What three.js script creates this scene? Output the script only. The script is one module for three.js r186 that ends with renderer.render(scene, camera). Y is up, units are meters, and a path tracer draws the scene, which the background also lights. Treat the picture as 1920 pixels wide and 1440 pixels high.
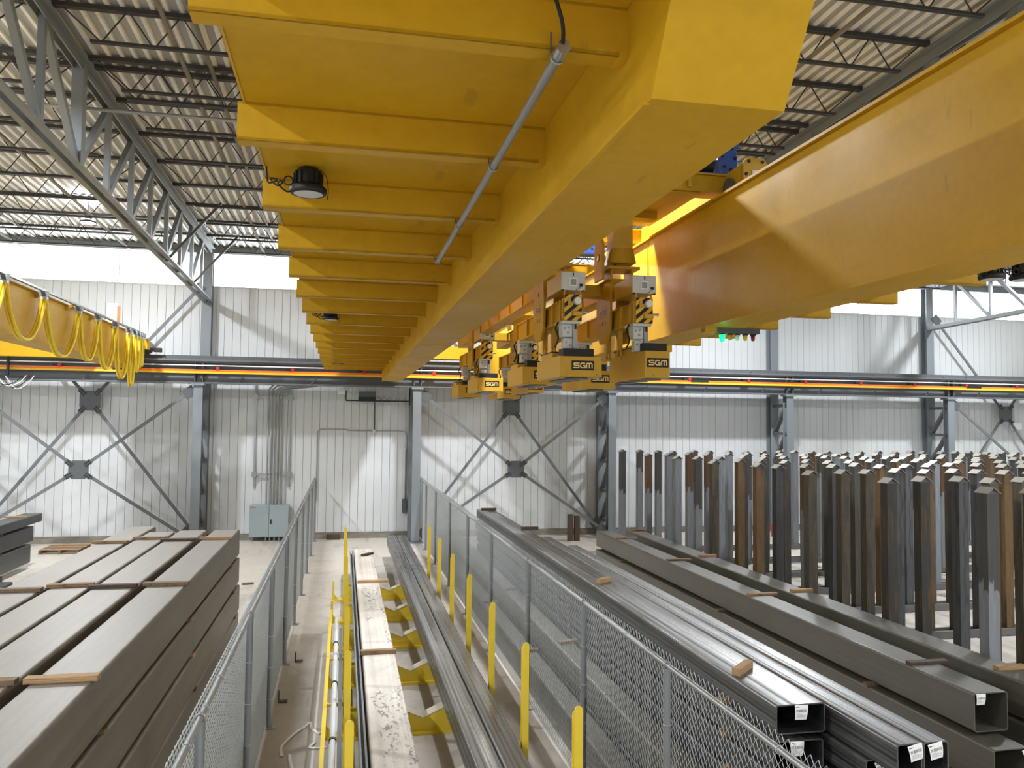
import * as THREE from 'three';
import { mergeGeometries } from 'three/addons/utils/BufferGeometryUtils.js';
import { RectAreaLightUniformsLib } from 'three/addons/lights/RectAreaLightUniformsLib.js';

// ---------------------------------------------------------------- camera, sky, lights, exposure
const scene = new THREE.Scene();
const renderer = new THREE.WebGLRenderer({ antialias: true });
renderer.toneMapping = THREE.LinearToneMapping;
renderer.toneMappingExposure = 1.56;
renderer.shadowMap.enabled = true;
RectAreaLightUniformsLib.init();
const EYE = 3.75;
const camera = new THREE.PerspectiveCamera(2 * Math.atan(720 / 1510) * 180 / Math.PI, 4 / 3, 0.1, 200);
{
  const yaw = 11.77 * Math.PI / 180, pitch = 2.80 * Math.PI / 180, roll = 0.60 * Math.PI / 180;
  const f = new THREE.Vector3(Math.sin(yaw) * Math.cos(pitch), Math.sin(pitch), -Math.cos(yaw) * Math.cos(pitch));
  const r = new THREE.Vector3(Math.cos(yaw), 0, Math.sin(yaw));
  const u = new THREE.Vector3().crossVectors(r, f);
  camera.position.set(0, EYE, 0);
  camera.up.copy(u).multiplyScalar(Math.cos(roll)).addScaledVector(r, -Math.sin(roll));
  camera.lookAt(camera.position.clone().add(f));
}
scene.add(camera);
scene.background = new THREE.Color().setRGB(8.5, 8.9, 9.0);          // bright overcast sky outside the clerestory
const LAMP_X = []; for (let x = -45.05; x < 30; x += 9.65) LAMP_X.push(x);
const LAMP_Z = [-22, -12, -2, 8];  // last row is unseen, added behind the camera to brighten ribs and webs
const LAMP_NITS = 1080;

// ---------------------------------------------------------------- helpers
const V = (x, y, z) => new THREE.Vector3(x, y, z);
const counts = {};
function numbered(n) { const c = counts[n] || 0; counts[n] = c + 1; return c ? n + '_' + String(c).padStart(3, '0') : n; }
function shade(o) { o.castShadow = true; o.receiveShadow = true; return o; }
function tag(o, label, category, group) { o.userData.label = label; o.userData.category = category; if (group) o.userData.group = group; return o; }
function thing(name, label, category, group, pos = [0, 0, 0]) {
  const g = new THREE.Group(); g.name = numbered(name); g.position.set(...pos); scene.add(g); return tag(g, label, category, group);
}
function struct(name) { const g = new THREE.Group(); g.name = name; g.userData.kind = 'structure'; scene.add(g); return g; }
function mesh(name, geo, mat, parent, label) {
  const m = shade(new THREE.Mesh(geo, mat)); m.name = parent === scene ? numbered(name) : name; parent.add(m);
  if (label) m.userData.label = label; return m;
}
function copy(o, label, dx = 0, dy = 0, dz = 0) {
  const c = o.clone(); c.name = numbered(o.name.replace(/_\d\d\d$/, '')); c.userData = { ...o.userData };
  if (label) c.userData.label = label; c.position.add(V(dx, dy, dz)); scene.add(c); return c;
}
let seed = 7;
const rnd = () => { seed = (seed * 16807) % 2147483647; return seed / 2147483647; };
const rr = (a, b) => a + (b - a) * rnd();
const boxes = new Map();
function boxGeo(w, h, d) {                                             // uv in metres
  const k = [w, h, d].map(v => v.toFixed(4)).join();
  if (boxes.has(k)) return boxes.get(k);
  const g = new THREE.BoxGeometry(w, h, d), p = g.attributes.position, n = g.attributes.normal, uv = g.attributes.uv;
  for (let i = 0; i < p.count; i++) {
    const ax = Math.abs(n.getX(i)), ay = Math.abs(n.getY(i));
    if (ax > .5) uv.setXY(i, p.getZ(i), p.getY(i)); else if (ay > .5) uv.setXY(i, p.getX(i), p.getZ(i)); else uv.setXY(i, p.getX(i), p.getY(i));
  }
  boxes.set(k, g); return g;
}
function bx(parent, name, mat, x0, x1, y0, y1, z0, z1, label) {
  const m = mesh(name, boxGeo(Math.abs(x1 - x0), Math.abs(y1 - y0), Math.abs(z1 - z0)), mat, parent, label);
  m.position.set((x0 + x1) / 2, (y0 + y1) / 2, (z0 + z1) / 2); return m;
}
const gBox = (x0, x1, y0, y1, z0, z1) => boxGeo(x1 - x0, y1 - y0, Math.abs(z1 - z0)).clone().translate((x0 + x1) / 2, (y0 + y1) / 2, (z0 + z1) / 2);
function chamferBox(w, h, d, c = .006) {                               // small bevel on every edge
  const s = new THREE.Shape(); const a = w / 2 - c, b = h / 2 - c;
  s.moveTo(-a, -b); s.lineTo(a, -b); s.lineTo(a, b); s.lineTo(-a, b); s.closePath();
  return new THREE.ExtrudeGeometry(s, { depth: d - 2 * c, bevelEnabled: true, bevelThickness: c, bevelSize: c, bevelSegments: 1, curveSegments: 2 }).translate(0, 0, -d / 2 + c);
}
function cb(parent, name, mat, x0, x1, y0, y1, z0, z1, c, label) {
  const m = mesh(name, chamferBox(x1 - x0, y1 - y0, Math.abs(z1 - z0), c), mat, parent, label);
  m.position.set((x0 + x1) / 2, (y0 + y1) / 2, (z0 + z1) / 2); return m;
}
const UP = V(0, 1, 0);
function orient(m, a, b) {                                             // local +y runs from a to b
  const d = new THREE.Vector3().subVectors(b, a); m.position.copy(a).addScaledVector(d, .5);
  m.quaternion.setFromUnitVectors(UP, d.clone().normalize()); return d.length();
}
const cylU = new THREE.CylinderGeometry(1, 1, 1, 6), cylR = new THREE.CylinderGeometry(1, 1, 1, 14);
function rod(parent, name, mat, a, b, r, fine, label) { const m = mesh(name, fine ? cylR : cylU, mat, parent, label); const l = orient(m, a, b); m.scale.set(r, l, r); return m; }
// a bar of rectangular section: w across (horizontal, perpendicular to the run), h the other way
function bar(parent, name, mat, a, b, w, h, label) {
  const d = new THREE.Vector3().subVectors(b, a), l = d.length(); d.normalize();
  let x = new THREE.Vector3().crossVectors(d, Math.abs(d.y) > .99 ? V(0, 0, 1) : UP).normalize(); const z = new THREE.Vector3().crossVectors(x, d);
  const m = mesh(name, boxGeo(w, l, h), mat, parent, label);
  m.quaternion.setFromRotationMatrix(new THREE.Matrix4().makeBasis(x, d, z)); m.position.copy(a).add(b).multiplyScalar(.5); return m;
}
function iShape(w, d, tf, tw) {
  const s = new THREE.Shape(), a = w / 2, b = d / 2, t = tw / 2;
  s.moveTo(-a, -b); s.lineTo(a, -b); s.lineTo(a, -b + tf); s.lineTo(t, -b + tf); s.lineTo(t, b - tf); s.lineTo(a, b - tf); s.lineTo(a, b); s.lineTo(-a, b); s.lineTo(-a, b - tf); s.lineTo(-t, b - tf); s.lineTo(-t, -b + tf); s.lineTo(-a, -b + tf); s.closePath(); return s;
}
const extr = (s, depth, bevel = 0) => new THREE.ExtrudeGeometry(s, { depth, bevelEnabled: bevel > 0, bevelThickness: bevel, bevelSize: bevel, bevelSegments: 1, curveSegments: 8 });
const poly = pts => { const s = new THREE.Shape(); pts.forEach((p, i) => i ? s.lineTo(p[0], p[1]) : s.moveTo(p[0], p[1])); s.closePath(); return s; };
function tubePath(pts, r, seg = 24, rad = 6, closed = false) { return new THREE.TubeGeometry(new THREE.CatmullRomCurve3(pts.map(p => V(...p)), closed, 'catmullrom', .5), seg, r, rad, closed); }

// ---------------------------------------------------------------- procedural textures
function hash(x, y, s) { let h = (x * 374761393 + y * 668265263 + s * 1442695041) | 0; h = Math.imul(h ^ (h >>> 13), 1274126177); return ((h ^ (h >>> 16)) >>> 0) / 4294967295; }
function vnoise(x, y, px, py, s) {
  const xi = Math.floor(x), yi = Math.floor(y), fx = x - xi, fy = y - yi, u = fx * fx * (3 - 2 * fx), v = fy * fy * (3 - 2 * fy);
  const m = (a, n) => ((a % n) + n) % n, h = (a, b) => hash(m(a, px), m(b, py), s);
  return (h(xi, yi) * (1 - u) + h(xi + 1, yi) * u) * (1 - v) + (h(xi, yi + 1) * (1 - u) + h(xi + 1, yi + 1) * u) * v;
}
function fbm(u, v, fx, fy, oct, s) { let a = 0, w = .5, t = 0; for (let i = 0; i < oct; i++) { a += w * vnoise(u * fx, v * fy, fx, fy, s + i * 17); t += w; w *= .55; fx *= 2; fy *= 2; } return a / t; }
function dataTex(W, H, fn, srgb = true) {
  const d = new Uint8Array(W * H * 4);
  for (let j = 0; j < H; j++) for (let i = 0; i < W; i++) { const c = fn(i / W, j / H), o = (j * W + i) * 4; for (let k = 0; k < 3; k++) d[o + k] = Math.max(0, Math.min(255, c[k])); d[o + 3] = 255; }
  const t = new THREE.DataTexture(d, W, H); t.wrapS = t.wrapT = THREE.RepeatWrapping; t.magFilter = THREE.LinearFilter; t.minFilter = THREE.LinearMipmapLinearFilter; t.generateMipmaps = true;
  if (srgb) t.colorSpace = THREE.SRGBColorSpace; t.needsUpdate = true; return t;
}
const mul = (c, k) => [c[0] * k, c[1] * k, c[2] * k];
const mix = (a, b, t) => [a[0] + (b[0] - a[0]) * t, a[1] + (b[1] - a[1]) * t, a[2] + (b[2] - a[2]) * t];
const sstep = (a, b, x) => { const t = Math.max(0, Math.min(1, (x - a) / (b - a))); return t * t * (3 - 2 * t); };
function rep(t, x, y) { const c = t.clone(); c.repeat.set(x, y); c.needsUpdate = true; return c; }
const std = (color, roughness = .6, metalness = 0, extra = {}) => new THREE.MeshStandardMaterial({ color, roughness, metalness, ...extra });

// yellow crane paint: faint orange-peel and rubbed patches
const paintRough = dataTex(256, 256, (u, v) => { const k = 95 + 70 * fbm(u, v, 4, 4, 4, 3); return [k, k, k]; }, false);
const paintMap = dataTex(512, 512, (u, v) => { const n = fbm(u, v, 3, 3, 5, 21), m = fbm(u, v, 40, 40, 2, 5); const sc = sstep(.7, .76, fbm(u, v, 26, 7, 4, 27)) * sstep(.55, .68, fbm(u, v, 3, 3, 3, 29)); return mix(mul([198, 154, 28], .93 + .1 * n + .04 * m), [150, 118, 44], .3 * sc); });
const M = {};
M.yellow = new THREE.MeshPhysicalMaterial({ roughness: 1, specularIntensity: .45, map: rep(paintMap, .45, .45), roughnessMap: rep(paintRough, .4, .4) });
M.yellow2 = std(0xcba028, .45);
M.yellowPost = std(0xecce3c, .5);
M.black = std(0x17171a, .55);
M.rubber = std(0x101012, .7);
M.greySteel = std(0x7c8286, .5);
M.braceSteel = std(0x686c6e, .5);
M.runway = std(0x63676b, .5);
M.pad = std(0xb3ab97, .7);
M.darkGrey = std(0x55595a, .55);
M.joist = std(0x3a3734, .6);
M.bridging = std(0x7b756c, .6);
M.galv = std(0x9a9d9c, .38, .65);
M.galvPost = std(0x8e9394, .42, .5);
M.wire = std(0xb6bab8, .42, .3);
M.panel = std(0xcdd0d0, .5);
M.wallBack = std(0x9fa3a3, .8);
M.cabinet = std(0x93a0a2, .45);
M.lightGrey = std(0xcfd2d0, .5);
M.conduit = std(0x9fa09c, .42, .5);
M.blue = std(0x2b4f9e, .4);
M.white = std(0xf1f1ee, .5);
M.red = std(0xb3251c, .45);
M.orange = std(0xff7a1e, .5);
M.barYellow = std(0xf2c020, .5);
M.cableYellow = std(0xf0d02a, .5);
M.chrome = std(0xb8bcbf, .25, .9);
M.hook = std(0x7d8388, .5, .3);
// galvanised deck: pale grey with spangle
M.deck = std(0xffffff, .55, .05, { map: rep(dataTex(256, 256, (u, v) => mul([232, 231, 228], .9 + .16 * fbm(u, v, 8, 8, 4, 9))), .5, .5) });
// concrete
const floorTex = dataTex(1024, 1024, (u, v) => {
  const a = fbm(u, v, 3, 3, 5, 31), b = fbm(u, v, 64, 64, 3, 33), st = sstep(.6, .74, fbm(u, v, 5, 7, 5, 37)), t = sstep(.58, .62, fbm(u, v, 30, 6, 3, 40)) * sstep(.55, .7, fbm(u, v, 2, 2, 2, 44));
  return mul([200, 193, 181], .9 + .13 * a + .07 * (b - .5) - .07 * st - .07 * t);
});
const floorRough = dataTex(512, 512, (u, v) => { const k = 100 + 90 * fbm(u, v, 6, 6, 5, 51); return [k, k, k]; }, false);
M.floor = std(0xffffff, 1, 0, { map: rep(floorTex, .125, .125), roughnessMap: rep(floorRough, .11, .11) });
M.curb = std(0xffffff, .9, 0, { map: rep(dataTex(256, 256, (u, v) => mul([126, 121, 110], .75 + .5 * fbm(u, v, 6, 10, 5, 61))), .5, .8) });
// timber: three tones
const woodTex = (c, s) => dataTex(256, 64, (u, v) => { const g = fbm(u, v, 3, 24, 3, s), r = Math.sin((v * 9 + 2.2 * fbm(u, v, 2, 3, 3, s + 5)) * 6.283); const k = sstep(.72, .78, fbm(u, v, 9, 9, 2, s + 9)); return mul(c, .78 + .3 * g + .07 * r - .25 * k); });
M.wood = [[176, 142, 100], [126, 104, 80], [150, 122, 90], [84, 68, 54]].map((c, i) => std(0xffffff, .8, 0, { map: rep(woodTex(c, 70 + i * 11), 2.2, 8) }));
// steel tube finishes, the same all round: u runs along the tube, v round its four walls; rolling streaks, mill scale, scuffs
function tubeTex(tone, s, wear, stain) {
  return dataTex(1024, 256, (u, v) => {
    const st = fbm(u, v, 1, 40, 2, s), st2 = fbm(u, v, 2, 110, 2, s + 3), gr = fbm(u, v, 120, 120, 2, s + 7), bl = fbm(u, v, 10, 8, 4, s + 11);
    let c = mul(tone, 1 + wear * (st - .5) + wear * .7 * (st2 - .5) + .06 * (gr - .5) + .16 * (bl - .5));
    if (stain) { const q = sstep(.6, .66, fbm(u, v, 90, 60, 4, s + 29)) * sstep(.5, .66, fbm(u, v, 4, 12, 3, s + 31)); c = mix(c, mul(c, .5), .7 * q); }
    return c;
  });
}
const streakRough = dataTex(512, 256, (u, v) => { const k = 255 * Math.max(.35, Math.min(1, .74 + .9 * (fbm(u, v, 1, 40, 2, 401) - .5) + .3 * (fbm(u, v, 2, 90, 2, 407) - .5) + .25 * (fbm(u, v, 8, 12, 3, 411) - .5))); return [k, k, k]; }, false);
const tubeMat = (t, rough, spec, ior = 1.8, streaks = null) => new THREE.MeshPhysicalMaterial({ roughness: rough, ...(streaks ? { roughnessMap: streaks } : {}), specularIntensity: spec, ior, map: t, side: THREE.DoubleSide });
M.tubeWarm = tubeMat(tubeTex([100, 91, 76], 101, .12, false), .44, 1);
M.tubeDark = tubeMat(tubeTex([56, 56, 57], 131, .3, false), .42, 1);
M.tubeRaw = tubeMat(tubeTex([62, 62, 61], 151, 1.0, false), .58, .9, 1.9, streakRough);
M.tubePale = tubeMat(tubeTex([198, 191, 180], 171, .14, true), .6, .5);
M.tubeOlive = tubeMat(tubeTex([80, 77, 67], 191, .2, false), .44, 1);
M.tubeBed = tubeMat(tubeTex([74, 74, 72], 211, 1.0, true), .56, 1, 1.9, streakRough);
// upright rack posts: painted grey, raw and rusted
const postTex = (a, b, s, lo) => dataTex(64, 512, (u, v) => { const n = fbm(u, v, 6, 10, 4, s), m = fbm(u, v, 4, 40, 3, s + 4), q = sstep(lo, lo + .12, fbm(u, v, 4, 5, 4, s + 8)); return mul(mix(a, b, q), .78 + .3 * n + .12 * (m - .5)); });
M.post = [
  [[80, 77, 71], [92, 75, 54], 301, .62], [[72, 72, 72], [84, 71, 54], 311, .66], [[92, 82, 64], [78, 73, 66], 321, .5], [[86, 88, 91], [74, 71, 66], 331, .6], [[66, 63, 60], [98, 76, 50], 341, .6], [[116, 90, 54], [80, 73, 62], 351, .55],
].map(a => std(0xffffff, .6, .15, { map: postTex(...a) }));
// posts with a coat of grey paint that stops at a ragged brushed edge below the bare top
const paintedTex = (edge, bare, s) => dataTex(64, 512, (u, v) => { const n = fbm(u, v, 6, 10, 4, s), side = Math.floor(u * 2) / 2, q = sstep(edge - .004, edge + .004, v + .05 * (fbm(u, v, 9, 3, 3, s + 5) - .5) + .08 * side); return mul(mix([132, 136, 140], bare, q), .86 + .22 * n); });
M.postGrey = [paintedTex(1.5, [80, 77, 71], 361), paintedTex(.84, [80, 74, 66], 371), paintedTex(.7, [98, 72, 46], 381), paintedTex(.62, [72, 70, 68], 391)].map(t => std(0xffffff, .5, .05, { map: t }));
M.cap = std(0x9a9488, .45, .35);
M.baseBeam = std(0x6a6a68, .55, .15);

function canvasTex(w, h, draw) { const c = document.createElement('canvas'); c.width = w; c.height = h; draw(c.getContext('2d'), w, h); const t = new THREE.CanvasTexture(c); t.colorSpace = THREE.SRGBColorSpace; return t; }
function logo(g, w, h, fg, bg) {
  g.fillStyle = bg; g.fillRect(0, 0, w, h); g.strokeStyle = fg; g.lineWidth = h * .13; g.lineJoin = 'round'; g.lineCap = 'butt';
  const L = (pts) => { g.beginPath(); pts.forEach((p, i) => i ? g.lineTo(p[0] * w, p[1] * h) : g.moveTo(p[0] * w, p[1] * h)); g.stroke(); };
  L([[.35, .27], [.13, .27], [.10, .36], [.13, .5], [.31, .5], [.34, .6], [.31, .74], [.08, .74]]);
  L([[.60, .27], [.44, .27], [.40, .36], [.40, .64], [.44, .74], [.60, .74], [.60, .52], [.5, .52]]);
  L([[.67, .80], [.67, .36], [.70, .27], [.88, .27], [.91, .36], [.91, .80]]); L([[.79, .27], [.79, .80]]);
}
M.logo = std(0xffffff, .5, 0, { map: canvasTex(512, 208, (g, w, h) => logo(g, w, h, '#f2d489', '#1d0f06')) });
M.logoPlate = std(0xffffff, .5, 0, { map: canvasTex(256, 192, (g, w, h) => { logo(g, w, h, '#3a2a10', '#d3ad58'); g.lineWidth = 8; g.strokeRect(6, 6, w - 12, h - 12); }) });
M.hazard = std(0xffffff, .5, 0, { map: canvasTex(256, 360, (g, w, h) => {
  g.fillStyle = '#e8b62a'; g.fillRect(0, 0, w, h); g.fillStyle = '#1a1410';
  for (let k = -2; k < 8; k++) { g.beginPath(); g.moveTo(-10, k * 130); g.lineTo(w + 10, k * 130 - 230); g.lineTo(w + 10, k * 130 - 165); g.lineTo(-10, k * 130 + 65); g.fill(); }
}) });
M.tag = std(0xffffff, .7, 0, { side: THREE.DoubleSide, map: canvasTex(256, 256, (g, w, h) => {
  g.fillStyle = '#f4f4f2'; g.fillRect(0, 0, w, h); g.fillStyle = '#2a2a2c';
  g.fillRect(18, 30, 50, 12); g.fillRect(76, 32, 20, 8);
  let x = 24; let s = 5; while (x < 236) { s = (s * 75 + 74) % 65537; const b = 2 + s % 6; g.fillRect(x, 78, b, 48); x += b + 2 + (s >> 4) % 6; }
  g.fillStyle = '#8b8b8b'; for (let k = 0; k < 5; k++) g.fillRect(30, 146 + k * 16, 90 + (k * 53) % 110, 5);
}) });

// ---------------------------------------------------------------- the building
const ZW = -26.7, YR = z => 9.56 + .0225 * (z + 12);                    // roof deck underside height
const XL = -52, XR = 32, ZN = 14;
{ // floor slab
  const f = struct('floor'); const s = bx(f, 'slab', M.floor, XL - .3, XR + .3, -.3, 0, ZN + .3, ZW - .4);
}
{ // far wall: ribbed metal panels on a backing, clerestory above
  const w = struct('wall_back');
  bx(w, 'backing', M.wallBack, XL, XR, 0, 7.95, ZW - .3, ZW - .035);
  bx(w, 'upper_girt', M.wallBack, XL, XR, 9.12, 10.4, ZW - .3, ZW - .02);
  const pw = .25, shp = poly([[-.12, -.035], [.12, -.035], [.12, -.008], [.112, 0], [-.112, 0], [-.12, -.008]]);
  const g = extr(shp, 7.75).rotateX(-Math.PI / 2).scale(1, 1, 1);
  const gp = g.clone(); gp.computeBoundingBox();
  const lo = gp.boundingBox;
  gp.translate(0, .2 - lo.min.y, -lo.max.z);
  for (let x = -11.5; x < 28.2; x += pw) mesh('wall_panel', gp, M.panel, w).position.set(x + pw / 2, 0, ZW);
  bx(w, 'plain_cladding', M.panel, XL, -11.5, .2, 7.95, ZW - .035, ZW);
  bx(w, 'plain_cladding', M.panel, 28.25, XR, .2, 7.95, ZW - .035, ZW);
  bx(w, 'sill_flashing', M.panel, XL, XR, 7.95, 7.99, ZW - .3, ZW + .03);
  const c = struct('trim_1'); bx(c, 'concrete_curb', M.curb, XL, XR, 0, .2, ZW - .035, ZW + .06);
  const e = struct('trim_2'); bx(e, 'eave_beam', M.greySteel, XL, XR, 9.02, 9.2, ZW - .0, ZW + .12); bx(e, 'eave_flange', M.greySteel, XL, XR, 9.2, 9.23, ZW, ZW + .2); bx(e, 'eave_flange', M.greySteel, XL, XR, 8.99, 9.02, ZW, ZW + .2);
}
const glass = new THREE.MeshPhysicalMaterial({ color: 0xffffff, roughness: .02, transmission: 1, thickness: 0, ior: 1.3 });
for (let i = 0, x = XL; x < XR - .1; i++, x += 6.44) {                  // clerestory lights, one pane per bay
  const w = struct('window_' + (i + 1)), x1 = Math.min(x + 6.44, XR);
  const p = mesh('pane', new THREE.PlaneGeometry(x1 - x - .04, 1.1), glass, w); p.position.set((x + x1) / 2, 8.545, ZW - .15); p.castShadow = false;
  bx(w, 'mullion', M.white, x - .02, x + .02, 7.99, 9.1, ZW - .2, ZW - .1);
}
{ // the other three walls, outside the frame
  const l = struct('wall_left'); bx(l, 'cladding', M.panel, XL - .3, XL, 0, 10.4, ZN + .3, ZW - .3);
  const r = struct('wall_right'); bx(r, 'cladding', M.panel, XR, XR + .3, 0, 10.4, ZN + .3, ZW - .3);
  const n = struct('wall_front'); bx(n, 'cladding', M.panel, XL, XR, 0, 10.4, ZN, ZN + .3);
}
{ // corrugated roof deck: trapezoid ribs along z
  const c = struct('ceiling'), P = .2, n = Math.round((XR - XL) / P), pos = [], idx = [], uv = [];
  const prof = [[0, 0], [.05, 0], [.085, .075], [.165, .075]];
  const z0 = ZN + .3, z1 = ZW - .3; let k = 0;
  for (let i = 0; i < n; i++) for (const [dx, dy] of prof) {
    const x = XL + i * P + dx; pos.push(x, YR(z0) + dy, z0, x, YR(z1) + dy, z1); uv.push(x, z0, x, z1);
    if (k > 0) { const a = (k - 1) * 2; idx.push(a, a + 1, a + 2, a + 1, a + 3, a + 2); } k++;
  }
  const g = new THREE.BufferGeometry(); g.setAttribute('position', new THREE.Float32BufferAttribute(pos, 3)); g.setAttribute('uv', new THREE.Float32BufferAttribute(uv, 2)); g.setIndex(idx);
  const gg = g.toNonIndexed(); gg.computeVertexNormals(); const m = mesh('roof_deck', gg, M.deck.clone(), c); m.material.side = THREE.DoubleSide;
  const s = bx(c, 'roof_insulation', M.wallBack, XL - .3, XR + .3, 0, .2, z0, z1); s.position.y = YR(-10.7) + .23; s.rotation.x = -Math.atan(.0225);
}
// columns: a wall column, a runway column in front of it, laced together
const COLS = [-10.7, -4.25, 2.25, 8.67, 15.12, 21.55, 28];
const colGeoB = extr(iShape(.3, .3, .02, .014), 9.0).rotateX(-Math.PI / 2), colGeoF = extr(iShape(.26, .26, .02, .014), 4.72).rotateX(-Math.PI / 2);
const TRUSS_X = [-4.2, 8.67, 21.5];
const colWhere = ['behind the festooned crane', 'carrying the truss left of the walkway crane', 'beside the wall of thin conduits', 'carrying the truss over the leaning dark timbers', 'behind the rack posts with a red extinguisher', 'carrying the pale truss by the far braces', 'past the far braces'];
COLS.forEach((x, i) => {
  const c = thing('steel_column', 'grey laced double steel column ' + colWhere[i], 'column', undefined, [x, 0, ZW + .2]);
  const b = mesh('wall_column', colGeoB, M.greySteel, c);
  const f = mesh('runway_column', colGeoF, M.greySteel, c); f.position.set(0, .06, 1.05);
  bx(c, 'base_plate', M.greySteel, -.25, .25, 0, .03, 1.3, -.15);
  bx(c, 'base_plate', M.darkGrey, -.2, .2, .03, .06, 1.25, .85);
  bx(c, 'cap_plate', M.greySteel, -.18, .18, 4.78, 4.84, 1.24, .86);
  for (let k = 0; k < 5; k++) {
    const y = .55 + k * .98;
    bar(c, 'lacing_strut', M.darkGrey, V(0, y, .14), V(0, y, .94), .14, .1);
    if (k < 4) bar(c, 'lacing_diagonal', M.darkGrey, V(0, y, .14), V(0, y + .98, .94), .14, .1);
  }
});
// X braces with bolted gusset plates
const gussetG = extr(poly([[-.27, -.17], [-.17, -.27], [.17, -.27], [.27, -.17], [.27, .17], [.17, .27], [-.17, .27], [-.27, .17]]), .02);
const boltG = new THREE.CylinderGeometry(.022, .022, .02, 6).rotateX(Math.PI / 2);
function xbrace(x0, x1, y0, y1, yc, z, label, s = 1) {
  const c = thing('cross_brace', label, 'bracing', undefined, [(x0 + x1) / 2, 0, z]);
  const h = (x1 - x0) / 2 - .18, ctr = V(0, yc, 0);
  const g = mesh('gusset_plate', gussetG, M.darkGrey, c); g.position.set(0, yc, .03); g.scale.set(s, s, 1);
  for (const [sx, y] of [[-1, y0], [1, y0], [-1, y1], [1, y1]]) {
    const e = V(sx * h, y, 0), d = e.clone().sub(ctr).normalize();
    bar(c, 'brace_angle', M.braceSteel, ctr.clone().addScaledVector(d, .2 * s), e, .035, .09);
    const cp = bar(c, 'splice_plate', M.darkGrey, ctr.clone().addScaledVector(d, .2 * s).setZ(.06), ctr.clone().addScaledVector(d, .42 * s).setZ(.06), .012, .15);
    const perp = V(-d.y, d.x, 0);
    for (let k = 0; k < 3; k++) for (const t of [-1, 1]) { const b = mesh('bolt', boltG, M.black, cp); cp.updateMatrix(); const p = ctr.clone().addScaledVector(d, (.24 + k * .065) * s).addScaledVector(perp, t * .035).setZ(.075); b.position.copy(p.applyMatrix4(cp.matrix.clone().invert())); b.quaternion.copy(cp.quaternion).invert(); }
    const ep = bar(c, 'end_plate', M.darkGrey, e.clone().addScaledVector(d, -.3).setZ(.02), e.clone().addScaledVector(d, .06).setZ(.02), .016, .3);
  }
}
[[-10.7, -4.25, 'behind the left dark tubes'], [2.25, 8.67, 'behind the chain-link fence'], [21.55, 28, 'past the rack posts']].forEach(([a, b, w]) => {
  xbrace(a, b, .25, 4.65, 2.28, ZW + 1.22, 'low grey cross brace between the runway columns ' + w);
  xbrace(a, b, .3, 7.9, 4.3, ZW + .36, 'tall grey cross brace on the wall columns ' + w, 1.08);
});
{ // runway beam with rail, cap channel, conductor bars
  const z = -25.5, r = thing('runway_beam', 'long grey crane runway beam with rail along the far wall', 'beam', undefined, [0, 4.84, z]);
  const L = XR - XL - 1, xm = (XL + XR) / 2;
  mesh('girder', extr(iShape(.34, .66, .045, .02), L).rotateY(Math.PI / 2), M.runway, r).position.set(xm - L / 2, .33, 0);
  bx(r, 'cap_channel', M.runway, xm - L / 2, xm + L / 2, .66, .72, .24, -.24);
  bx(r, 'crane_rail', M.darkGrey, xm - L / 2, xm + L / 2, .72, .84, .04, -.04);
  for (let x = -11; x < 28; x += .95) bx(r, 'rail_clip', M.darkGrey, x, x + .1, .72, .75, .13, .05);
  COLS.forEach(x => { for (const s of [-.12, .1]) bx(r, 'stiffener', M.darkGrey, x + s, x + s + .03, .045, .615, .18, .012); });
  for (let x = -9.6; x < 27.5; x += 2.15) bar(r, 'web_brace', M.darkGrey, V(x, .05, .18), V(x + .16, .2, .1), .03, .02);
  const cbr = thing('conductor_bars', 'orange and yellow conductor bars with white bar along the runway beam', 'conductor', undefined, [0, 5.0, z + .26]);
  bx(cbr, 'white_bar', M.white, xm - L / 2, xm + L / 2, .36, .39, .03, -.02, 'white top bar');
  bx(cbr, 'orange_bar', M.orange, xm - L / 2, xm + L / 2, .2, .25, .03, -.02, 'orange bar');
  bx(cbr, 'yellow_bar', M.barYellow, xm - L / 2, xm + L / 2, .135, .195, .035, -.02, 'yellow bar');
  for (let x = -10.2; x < 28; x += 2.15) { bx(cbr, 'hanger', M.red, x, x + .1, .24, .34, .05, -.02, 'red insulator'); bx(cbr, 'bracket', M.black, x - .16, x, .28, .33, .04, -.1); }
  for (const x of [-6.6, 1.2, 4.6, 11.4, 22.1]) bx(cbr, 'splice_cover', M.black, x, x + .62, .2, .262, .05, .03, 'black splice cover');
}
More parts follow.
